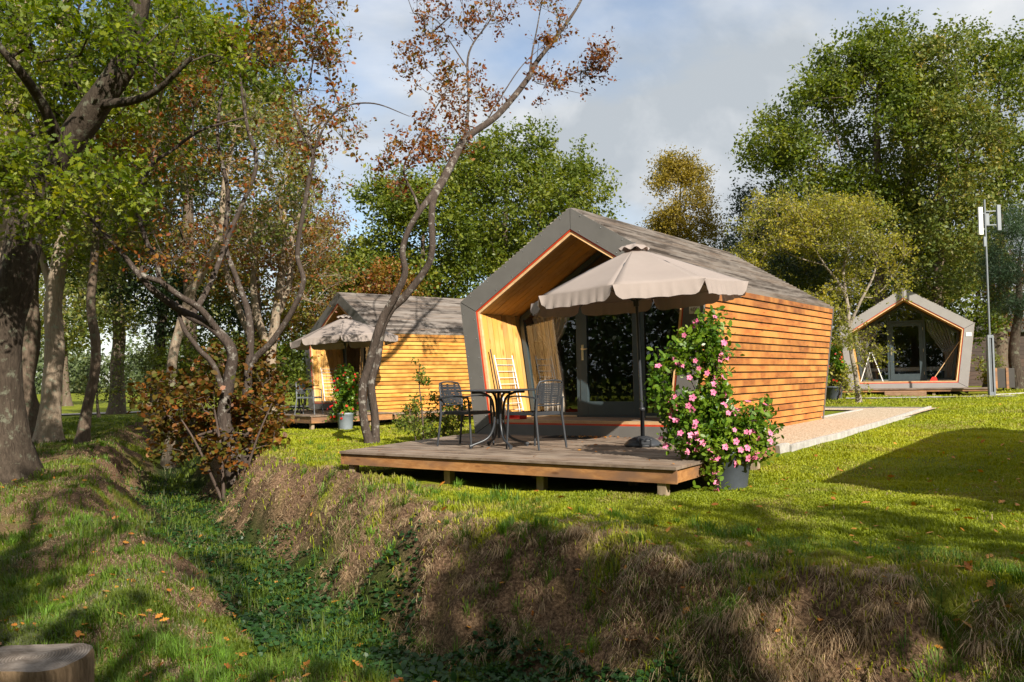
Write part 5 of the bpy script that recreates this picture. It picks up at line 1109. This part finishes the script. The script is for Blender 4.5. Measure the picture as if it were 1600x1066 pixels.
def flower_mesh(r_=.03):
    V = [(0, 0, 0)]; Fq = []
    for k in range(5):
        a = 2 * math.pi * k / 5; pts = [(.15, -.25), (.6, -.42), (1.0, -.16), (1.05, .22), (.55, .38), (.15, .25)]
        b0 = len(V)
        for (x, y) in pts: V.append((r_ * (x * math.cos(a) - y * math.sin(a)), r_ * (x * math.sin(a) + y * math.cos(a)), r_ * .38 * x * (1.3 - x)))
        Fq.append(tuple(b0 + i for i in range(6)))
    b = MB(); b.add(V, Fq, True); return b
def climber(name, label, loc, vols, seed, nl, lsize, mat_fl, nfl, fl_r, trail=True, stems=6, n_t=90):
    """vols in metres relative to pot centre"""
    base = Vector(loc)
    limbs = []
    for k in range(stems):
        c = vols[k % len(vols)][0]; a = Vector((rnd.uniform(-.08, .08), rnd.uniform(-.08, .08), .34)); limbs.append(([base + a, base + a.lerp(Vector(c), .5) + Vector((rnd.uniform(-.1, .1), rnd.uniform(-.1, .1), 0)), base + Vector(c) + Vector((0, 0, .1))], [.009, .007, .004]))
    limbs[0][0][0] = base + Vector((0, 0, .34))
    cr_ = [(tuple(base + Vector(c)), r_, n, .2, 0.15) for c, r_, n in vols]
    root = tree(name, label, 'flowering plant', limbs, cr_, M['leaf_gloss'], M['twig'], None, nl, lsize, .065, 'oval', .52, 0, sides=6, step=.08, twigr=.0018, seed=seed, up=.5)
    cs = np.vstack([ellip(c, r_, 8 * max(2, int(nfl * n / sum(v[2] for v in vols)) + 1), 6.0, 0) for c, r_, n in vols])
    inside = np.zeros(len(cs), bool)
    for c, r_, n in vols: inside |= (((cs - np.array(c)) / np.array(r_)) ** 2).sum(1) < .80
    cs = cs[~inside]; cs = cs[(cs[:, 1] < .12)] if len(cs) > nfl * 3 else cs
    rngi = rng.permutation(len(cs))[:nfl]; cs = cs[rngi]
    b = flower_mesh(fl_r); f0 = None; rb = Vector(root.location) - base
    for k, c in enumerate(cs):
        if f0 is None: f0 = b.build('flower', mat_fl, root); o = f0
        else: o = f0.copy(); COL.objects.link(o); o.parent = root
        nearest = min(vols, key=lambda v: (Vector(v[0]) - Vector(c)).length); dr = (Vector(c) - Vector(nearest[0])) + Vector((.0, -.25, .12)) + Vector((rnd.uniform(-.15, .15), rnd.uniform(-.15, .15), rnd.uniform(-.15, .15)))
        o.location = Vector(c) - rb + dr.normalized() * .06; o.rotation_euler = dr.to_track_quat('Z', 'Y').to_euler(); s_ = rnd.uniform(.75, 1.2); o.scale = (s_, s_, s_)
    return root
climber('flowering_climber', 'tall climber full of pink star flowers in the pot at the deck corner', POT1,
        [((-.25, .05, 1.42), (.27, .25, .26), 95), ((-.34, .05, 1.05), (.33, .27, .34), 150), ((-.25, 0, .68), (.38, .30, .30), 160), ((-.02, -.05, .50), (.38, .28, .22), 130), ((.28, 0, .62), (.19, .2, .28), 40), ((-.14, .0, 1.68), (.17, .14, .12), 22), ((-.20, -.26, .2), (.06, .05, .2), 7), ((-.64, 0, 1.15), (.12, .1, .2), 14), ((-.5, 0, .5), (.16, .2, .2), 30)], 70, 15, .064, M['pink'], 98, .034)
climber('flowering_climber', 'dense climber with small red flowers in the pot by the honey cabin', POT2,
        [((0, 0, .75), (.30, .28, .34), 60), ((0, 0, 1.2), (.27, .26, .34), 50), ((-.1, 0, .45), (.3, .26, .2), 30)], 71, 22, .075, M['redflower'], 40, .03)
climber('flowering_climber', 'climber with red flowers in the dark pot behind the big cabin', POT3,
        [((0, 0, .9), (.34, .28, .4), 50), ((-.02, 0, 1.4), (.28, .26, .34), 34)], 72, 22, .09, M['redflower'], 34, .038)

# ------------------------------------------------------------------ grass, ground cover, fallen leaves
def inview(x, y, marg=1.06):
    z = ground(x, y, False) - EYE; px = 800 + F * x / np.maximum(y, .1); py = 593 - F * z / np.maximum(y, .1)
    return (px > 800 - 800 * marg) & (px < 800 + 800 * marg) & (py < 1066 * 1.1) & (y > 2.5)
def scatter(n, y0, y1, power=1.0):
    """points in the wedge seen, denser near"""
    u = rng.random(n); 
    yy = (y0 ** (-power) + u * (y1 ** (-power) - y0 ** (-power))) ** (-1 / power) if power else y0 + (y1 - y0) * u
    u2 = rng.random(n) * 2 - 1; xx = np.where(np.abs(u2) < .8, u2 / .8 * .62, np.sign(u2) * (.62 + (np.abs(u2) - .8) / .2 * .5)) * yy
    k = inview(xx, yy, 1.85); return xx[k], yy[k]
def under_build(x, y):
    m_ = np.zeros(len(x), bool)
    for C, th, x0, x1, u0, u1 in ((C1, TH1, -1.9, 3.18, -.1, 11.05), (C1, TH1, -1.5, 3.1, -3.35, .2), (C2, TH2, -2.1, 2.1, -.1, 6.3), (C2, TH2, -1.8, 2.8, -2.3, 3.1), (C3, TH3, -2.3, 2.5, -.7, 6.3)):
        cx, cy = x - C.x, y - C.y; u = -math.sin(th) * cx + math.cos(th) * cy; xx = math.cos(th) * cx + math.sin(th) * cy
        m_ |= (xx > x0) & (xx < x1) & (u > u0) & (u < u1)
    return m_
def blades(x, y, h, wd, col, lean_dir=None, lean=.35, droop=False):
    n = len(x); z = ground(x, y); P = np.stack([x, y, z], -1)
    if lean_dir is None: a2 = rng.random(n) * 2 * np.pi; ld_ = np.stack([np.cos(a2), np.sin(a2), np.zeros(n)], -1)
    else: ld_ = lean_dir
    ang = np.arctan2(ld_[:, 1], ld_[:, 0]) + np.pi / 2 + rng.normal(size=n) * .25; side = np.stack([np.cos(ang), np.sin(ang), np.zeros(n)], -1) * wd[:, None] / 2
    ln = (lean * rng.uniform(.3, 1.5, n))[:, None]; hh = h[:, None]
    up = np.array([[0, 0, 1.]])
    b0 = P - up * .01; mid = P + up * hh * .55 + ld_ * hh * ln * .35; tip = P + up * hh * (1 - .45 * np.clip(ln, 0, 1.8)) + ld_ * hh * ln
    if droop: mid = P + up * hh * .32 + ld_ * hh * ln * .4; tip = P - up * hh * .35 + ld_ * hh * ln
    V = np.stack([b0 - side, b0 + side, mid + side * .8, mid - side * .8, tip + side * .12, tip - side * .12], 1).reshape(-1, 3)
    i = (np.arange(n) * 6)[:, None]; Q_ = np.stack([i + np.array([[0, 1, 2, 3]]), i + np.array([[3, 2, 4, 5]])], 1).reshape(-1, 4)
    return V, Q_, np.repeat(col, 6, 0)
# turf
x, y = scatter(1350000, 3.6, 40, .75); kb = ~under_build(x, y); x, y = x[kb], y[kb]
bank, bot = lvl(x, y); s_, al_ = ditch(x, y)
worn = sstep(.60, .70, fbm(x * 1.15, y * 1.15, 4, 131)) * .75; keep = rng.random(len(x)) > np.clip(bank * .93 + bot * .6 + worn, 0, .97); x, y, bank, bot, s_ = x[keep], y[keep], bank[keep], bot[keep], s_[keep]
n = len(x); dist = np.hypot(x, y); tuft = fbm(x * 2.3, y * 2.3, 3, 55)
h = (.010 + .024 * sstep(.45, .75, tuft) + .014 * rng.random(n)) * np.where(s_ < 0, 1.5, 1.0) * (1 + dist / 50); h = h * (1 + 1.3 * bot) * (1 + .6 * bank) * (1 + .5 * np.exp(-((s_ - 1.6) / .7) ** 2))
wd = (.0028 + .0009 * dist)
t1 = (fbm(x * .8, y * .8, 4, 61)[:, None] - .5) * 1.9 + .5; t2 = rng.random((n, 1)); edge_ = np.exp(-((s_ - 1.5) / .6) ** 2) * .5; dry = (sstep(.50, .70, fbm(x * 1.7, y * 1.7, 3, 63) + edge_ * .25) * .6 + .16 * rng.random(n))[:, None] * (t2 < .6)
ga = np.array([[.13, .185, .006]]); gb = np.array([[.36, .375, .010]]); gdry = np.array([[.30, .24, .08]])
lawncol = ga + (gb - ga) * np.clip(.15 + .6 * t1 + .45 * (t2 - .3), 0, 1); lawncol = lawncol * (1 - dry) + gdry * dry
shade = np.where(s_[:, None] < .6, .75, 1.0); lawncol = np.where(s_[:, None] < .6, lawncol * np.array([[.36, .46, .8]]), lawncol)  # grass in and left of the ditch darkened, shade put into its colour
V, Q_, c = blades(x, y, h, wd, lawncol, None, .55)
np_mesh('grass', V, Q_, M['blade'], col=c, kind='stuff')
tag(bpy.data.objects['grass'], 'short bright green and mossy grass of the lawn and ditch sides', 'grass')
# dry straw hanging down the banks
x, y = scatter(740000, 3.6, 24, .9); kb = ~under_build(x, y); x, y = x[kb], y[kb]; bank, bot = lvl(x, y)
clump = fbm(x * 2.6, y * 2.6, 3, 91)
keep = rng.random(len(x)) < (bank * .95 + .02) * sstep(.40, .60, clump) * .75; x, y = x[keep], y[keep]; n = len(x); s_, _ = ditch(x, y); e = .05
sx, _ = ditch(x + e, y); sy, _ = ditch(x, y + e); gxd = np.stack([(sx - s_), (sy - s_), np.zeros(n)], -1); gxd /= np.linalg.norm(gxd, axis=1, keepdims=True) + 1e-9
down = -gxd * np.sign(s_)[:, None] + rng.normal(size=(n, 3)) * np.array([1.7, 1.7, 0]); down /= np.linalg.norm(down, axis=1, keepdims=True) + 1e-9
dist = np.hypot(x, y); big = np.where(s_ > 0, 1.0, .6)
h = (.02 + .065 * rng.random(n) ** 2) * big * (1 + .8 * sstep(.5, .7, fbm(x * 1.3, y * 1.3, 2, 95))); wd = .0022 + .0006 * dist
cc = np.array([[.40, .30, .18]]) * rng.uniform(.4, 1.5, (n, 1)); gm = (rng.random((n, 1)) < .10 + .35 * sstep(.52, .62, fbm(x * 2.1, y * 2.1, 3, 97))[:, None]); cc = np.where(gm, np.array([[.13, .17, .02]]), cc); br = rng.random((n, 1)) < .25; cc = np.where(br, cc * np.array([[.55, .45, .4]]), cc)
V, Q_, c = blades(x, y, h, wd, cc, down, 1.3, True)
np_mesh('dry_grass', V, Q_, M['blade'], col=c, kind='stuff'); tag(bpy.data.objects['dry_grass'], 'straw coloured dead grass hanging down the ditch banks', 'dry grass')
def tufts(n_c, n_b, hmin, hmax, colr, sel, name, lab, cat, rad=.035, dr=1.0):
    x, y = scatter(n_c, 3.6, 20, .9); kb = ~under_build(x, y); x, y = x[kb], y[kb]; s_, _ = ditch(x, y); bk, bt = lvl(x, y); k = sel(s_, bk, bt, x, y); x, y = x[k], y[k]
    m_ = len(x); sc = rng.uniform(.6, 1.4, m_); X = np.repeat(x, n_b); Y = np.repeat(y, n_b); S = np.repeat(sc, n_b); a = rng.random(m_ * n_b) * 2 * np.pi; r_ = rng.random(m_ * n_b) ** .5 * rad * S
    s0, _ = ditch(X, Y); s1, _ = ditch(X + .05, Y); s2, _ = ditch(X, Y + .05); dn = -np.stack([s1 - s0, s2 - s0, np.zeros(len(X))], -1) * np.sign(s0)[:, None]; dn /= np.linalg.norm(dn, axis=1, keepdims=True) + 1e-9
    dirs = np.stack([np.cos(a), np.sin(a), np.zeros(len(a))], -1) * .8 + dn * .8 * dr + rng.normal(size=(len(a), 3)) * np.array([.2, .2, 0]); dirs /= np.linalg.norm(dirs, axis=1, keepdims=True) + 1e-9
    h = rng.uniform(hmin, hmax, len(X)) * S; wd = .0016 + .00042 * np.hypot(X, Y); cc = np.array([colr]) * np.repeat(rng.uniform(.6, 1.25, (m_, 1)), n_b, 0) * rng.uniform(.6, 1.4, (len(X), 1))
    V, Q_, c = blades(X + np.cos(a) * r_, Y + np.sin(a) * r_, h, wd, cc, dirs, 1.1 if dr > .5 else .7, dr > .5); np_mesh(name, V, Q_, M['blade'], col=c, kind='stuff'); tag(bpy.data.objects[name], lab, cat)
tufts(4100, 50, .035, .105, (.44, .315, .185), lambda s_, bk, bt, x, y: (bk > .35) & (s_ > 0) & (fbm(x * 1.4, y * 1.4, 2, 141) > .45), 'straw_tufts', 'pale straw tufts hanging over the far ditch bank', 'dry grass')
tufts(3100, 40, .05, .13, (.10, .19, .015), lambda s_, bk, bt, x, y: (np.abs(s_) < 2.4) & (fbm(x * 1.2, y * 1.2, 2, 151) > .52), 'bank_tufts', 'bright green grass tufts on the ditch banks', 'grass', .04, .2)
# taller tufts of green on banks
x, y = scatter(240000, 3.4, 20, .9); kb = ~under_build(x, y); x, y = x[kb], y[kb]; s_, _ = ditch(x, y); q = fbm(x * 1.9, y * 1.9, 3, 101)
keep = (q > .57) & (np.abs(s_) < 2.2) & (rng.random(len(x)) < .65); x, y, s_ = x[keep], y[keep], s_[keep]; n = len(x); dist = np.hypot(x, y)
h = .04 + .12 * rng.random(n) * sstep(.57, .68, q[keep]); wd = .0026 + .0006 * dist; cc = (np.array([[.055, .12, .012]]) + np.array([[.09, .09, .005]]) * rng.random((n, 1)))
V, Q_, c = blades(x, y, h, wd, cc, None, .8); np_mesh('grass_tufts', V, Q_, M['blade'], col=c, kind='stuff'); tag(bpy.data.objects['grass_tufts'], 'longer green tufts on the ditch banks', 'grass')
# ivy in the ditch bottom
x, y = scatter(190000, 3.4, 22, .8); s_, _ = ditch(x, y); q = fbm(x * 1.3, y * 1.3, 3, 111); keep = (np.abs(s_ + .05) + (q - .5) * 1.1 < .72) & (y < 16 + 3 * q); x, y = x[keep], y[keep]; n = len(x)
z = ground(x, y) + .02 + .09 * rng.random(n) * fbm(x * 3, y * 3, 2, 5)
V, Q_ = leaf_geo(np.stack([x, y, z], -1), .045 * rng.uniform(.6, 1.3, n), .85, 2.2, .15, 'oval'); np_mesh('ivy', V, Q_, M['ivy'], kind='stuff'); tag(bpy.data.objects['ivy'], 'dark green creeping ground cover in the ditch bottom', 'ground cover')
# fallen leaves
x, y = scatter(1500, 3.5, 26, .9); kb = ~under_build(x, y); x, y = x[kb], y[kb]; n = len(x); s_, _ = ditch(x, y); z = ground(x, y) + .035
V, Q_ = leaf_geo(np.stack([x, y, z], -1), rng.uniform(.035, .085, n), .7, 3.0, .3, 'lobed'); np_mesh('fallen_leaves', V, Q_, M['fallen'], kind='stuff'); tag(bpy.data.objects['fallen_leaves'], 'orange and brown oak leaves fallen on grass and banks', 'fallen leaves')
xs, us = rng.uniform(-1.4, 3.1, 46), rng.uniform(-3.3, -.05, 46)
pts_ = [tuple(cabpt(a_, b_, .014)) for a_, b_ in zip(xs, us)] + [tuple(cabpt(.45 + rng.normal() * .28, -.2 + rng.normal() * .1, .02)) for k in range(50)]
V, Q_ = leaf_geo(np.array(pts_), rng.uniform(.03, .06, len(pts_)), .7, 4.0, .3, 'lobed'); np_mesh('deck_leaves', V, Q_, M['fallen'], kind='stuff'); tag(bpy.data.objects['deck_leaves'], 'small dry leaves scattered on the deck boards', 'fallen leaves')
# nettle-like plants in the ditch corner
def herb(px, py, Y, label, h=.35, n=9, spread=.16, size=.075, seed=1):
    g = gnd(px, py, Y, 0); root = empty('wild_plant', g, 0, label, 'wild plant', 'leafy plants in the ditch')
    st = MB(); P = []
    for k in range(n):
        a = rnd.uniform(0, 6.28); d = Vector((math.cos(a), math.sin(a), 0)) * rnd.uniform(.1, 1) * spread; hh = h * rnd.uniform(.5, 1.1); tip = d * 1.3 + Vector((0, 0, hh)); st.tube([d * .5, d + Vector((0, 0, hh * .5)), tip], [.003, .0025, .0015], 5)
        for q in range(7):
            t_ = .3 + .7 * q / 6; c = (d * .5).lerp(tip, t_)
            for s__ in (-1, 1): aa = q * 1.57 + k; P.append(c + Vector((math.cos(aa) * s__ * .035, math.sin(aa) * s__ * .035, .0)))
    st.build('stems', M['leaf_gloss'], root); leaves_obj('leaves', np.array([tuple(p) for p in P]), size, M['ivy'] if seed % 2 else M['leaf_gloss'], root, shape='oval', aspect=.6, up=2.0)
for i, (px, py, Y, lab) in enumerate([(690, 1040, 5.3, 'dark leafy nettle clump at the bottom edge left of the straw bank'), (655, 985, 5.9, 'leafy clump a little up the ditch from the bottom edge'), (760, 1000, 5.4, 'small bright leafy sprout on the straw bank foot'), (590, 1050, 5.5, 'low dark leafy clump in the ditch near the bottom edge')]):
    herb(px, py, Y, lab, .30, 12 if i != 2 else 6, .2, .07, i)

# ------------------------------------------------------------------ stump, mast, bin, shed
g0 = Vector((-2.32, 4.25, 0)); g0.z = gz(g0.x, g0.y); root = empty('tree_stump', g0, 0, 'sawn tree stump at the bottom left corner', 'stump')
ztop = -.40 - g0.z; V = []; n = 48; prof = [(1.22, -.1), (1.08, .05), (1.0, ztop * .5), (.99, ztop - .02), (.96, ztop)]
for r_, z in prof:
    for k in range(n):
        a = 2 * math.pi * k / n; rr = .265 * r_ * (1 + .05 * math.sin(a * 2 + 1) + .03 * math.sin(a * 5) + .015 * math.sin(a * 13 + z * 4)); V.append((rr * math.cos(a), rr * math.sin(a), z + .012 * math.sin(a * 3)))
mst = barkmat('stump_bark', (.10, .065, .035), (.32, .22, .13), None, 1.2)
b = MB(); b.add(V, [(i * n + k, i * n + (k + 1) % n, (i + 1) * n + (k + 1) % n, (i + 1) * n + k) for i in range(4) for k in range(n)], True); b.build('side', mst, root)
m, t, bb, o = nmat('stump_cut'); mp_ = mapping(t, (1, 1, .2)); wv = t.nodes.new('ShaderNodeTexWave'); wv.wave_type = 'RINGS'; wv.rings_direction = 'Z'; wv.inputs['Scale'].default_value = 22; wv.inputs['Distortion'].default_value = 3; t.links.new(mp_.outputs[0], wv.inputs[0])
nn = noise(t, 9, 6, .7, mp_.outputs[0]); c_a = ramp(t, [(0, (.13, .105, .085)), (1, (.24, .2, .165))]); t.links.new(wv.outputs[0], c_a.inputs[0]); c_b = ramp(t, [(.4, (.5, .45, .4)), (.6, (1.1, 1.1, 1.1))]); t.links.new(nn.outputs[0], c_b.inputs[0])
t.links.new(mixc(t, 1.0, c_a.outputs[0], c_b.outputs[0], 'MULTIPLY'), bb.inputs['Base Color']); bb.inputs['Roughness'].default_value = .9; bump(t, bb, nn.outputs[0], .5, .01)
b = MB(); top_ = V[-n:]; cpt = (0, 0, ztop); b.add(list(top_) + [cpt], [(k, (k + 1) % n, n) for k in range(n)], False); b.build('cut_face', m, root)

g0 = gnd(1550, 621, 27.4); root = empty('antenna_mast', g0, 0, 'slim grey mast with white antenna panels on the right lawn', 'antenna mast')
tp = at(1538, 312, 27.4) - g0; q = lambda t_: Vector((0, 0, 0)).lerp(tp, t_)
b = MB(); b.beam(q(-.02) + Vector((-.07, 0, 0)), q(.31) + Vector((-.07, 0, 0)), .05, .12); b.beam(q(-.02) + Vector((.07, 0, 0)), q(.31) + Vector((.07, 0, 0)), .05, .12); b.beam(q(.30), q(.315), .18, .1); b.beam(q(.01), q(.03), .18, .1); b.build('lower_post', M['galv'], root)
b = MB(); b.tube([q(.02), q(1)], .03, 10); b.build('pole', M['galv'], root)
for sx, z0, z1, mt, wd in ((-.17, .82, .96, 'white', .13), (.40, .84, .97, 'galv', .12)):
    a, c = q(z0) + Vector((sx, -.05, 0)), q(z1) + Vector((sx, -.05, 0)); b = MB(); b.beam(a, c, wd, .07); pn = b.build('antenna_panel', M[mt], root, .01)
    b = MB()
    for zz in (z0 + .03, z1 - .03): b.beam(q(zz), q(zz) + Vector((sx, -.03, 0)), .03, .03)
    b.build('bracket', M['galv'], pn)
b = MB(); b.beam(q(.86) + Vector((.06, .1, 0)), q(.94) + Vector((.06, .1, 0)), .2, .12); b.build('radio_box', M['galv'], root, .01)
b = MB(); b.beam(q(.76) + Vector((-.05, -.02, 0)), q(.81) + Vector((-.05, -.02, 0)), .08, .06); b.build('small_box', M['galv'], root, .01)

g0 = gnd(1568, 612, 30.5); root = empty('waste_bin', g0, R(-10), 'dark bin with wooden side slats behind the mast', 'bin')
b = MB(); b.box(-.3, .3, -.22, .22, .15, .82); b.build('body', M['ink'], root, .01)
b = MB(); b.box(-.34, -.26, -.25, -.22, .13, .84); b.box(.02, .1, -.25, -.22, .13, .84); b.box(-.345, -.305, -.22, .2, .13, .84); b.build('slats', M['deck_face'], root)
b = MB(); b.tube([(0, 0, -.1), (0, 0, .16)], .03, 8); b.build('post', M['galv'], root)

g0 = gnd(1545, 600, 45); root = empty('shed', g0, R(-8), 'brown plank shed, darkened in colour for shade, under the trees at the right edge', 'shed')
b = MB()
for k in range(14): b.box(-3.2, 3.6, 0, .04, .0 + k * .2, .19 + k * .2)
b.box(-3.15, 3.55, .05, 3.4, 0, 2.75); b.build('wall', M['shadewood'], root)
b = MB(); b.prism([(-3.5, 2.75), (3.9, 2.75), (3.9, 2.88), (.2, 3.7), (-3.5, 2.88)], -.3, 3.7); b.build('roof', M['ink'], root)
print('polys', sum(len(o.data.polygons) for o in bpy.data.objects if o.type == 'MESH'))
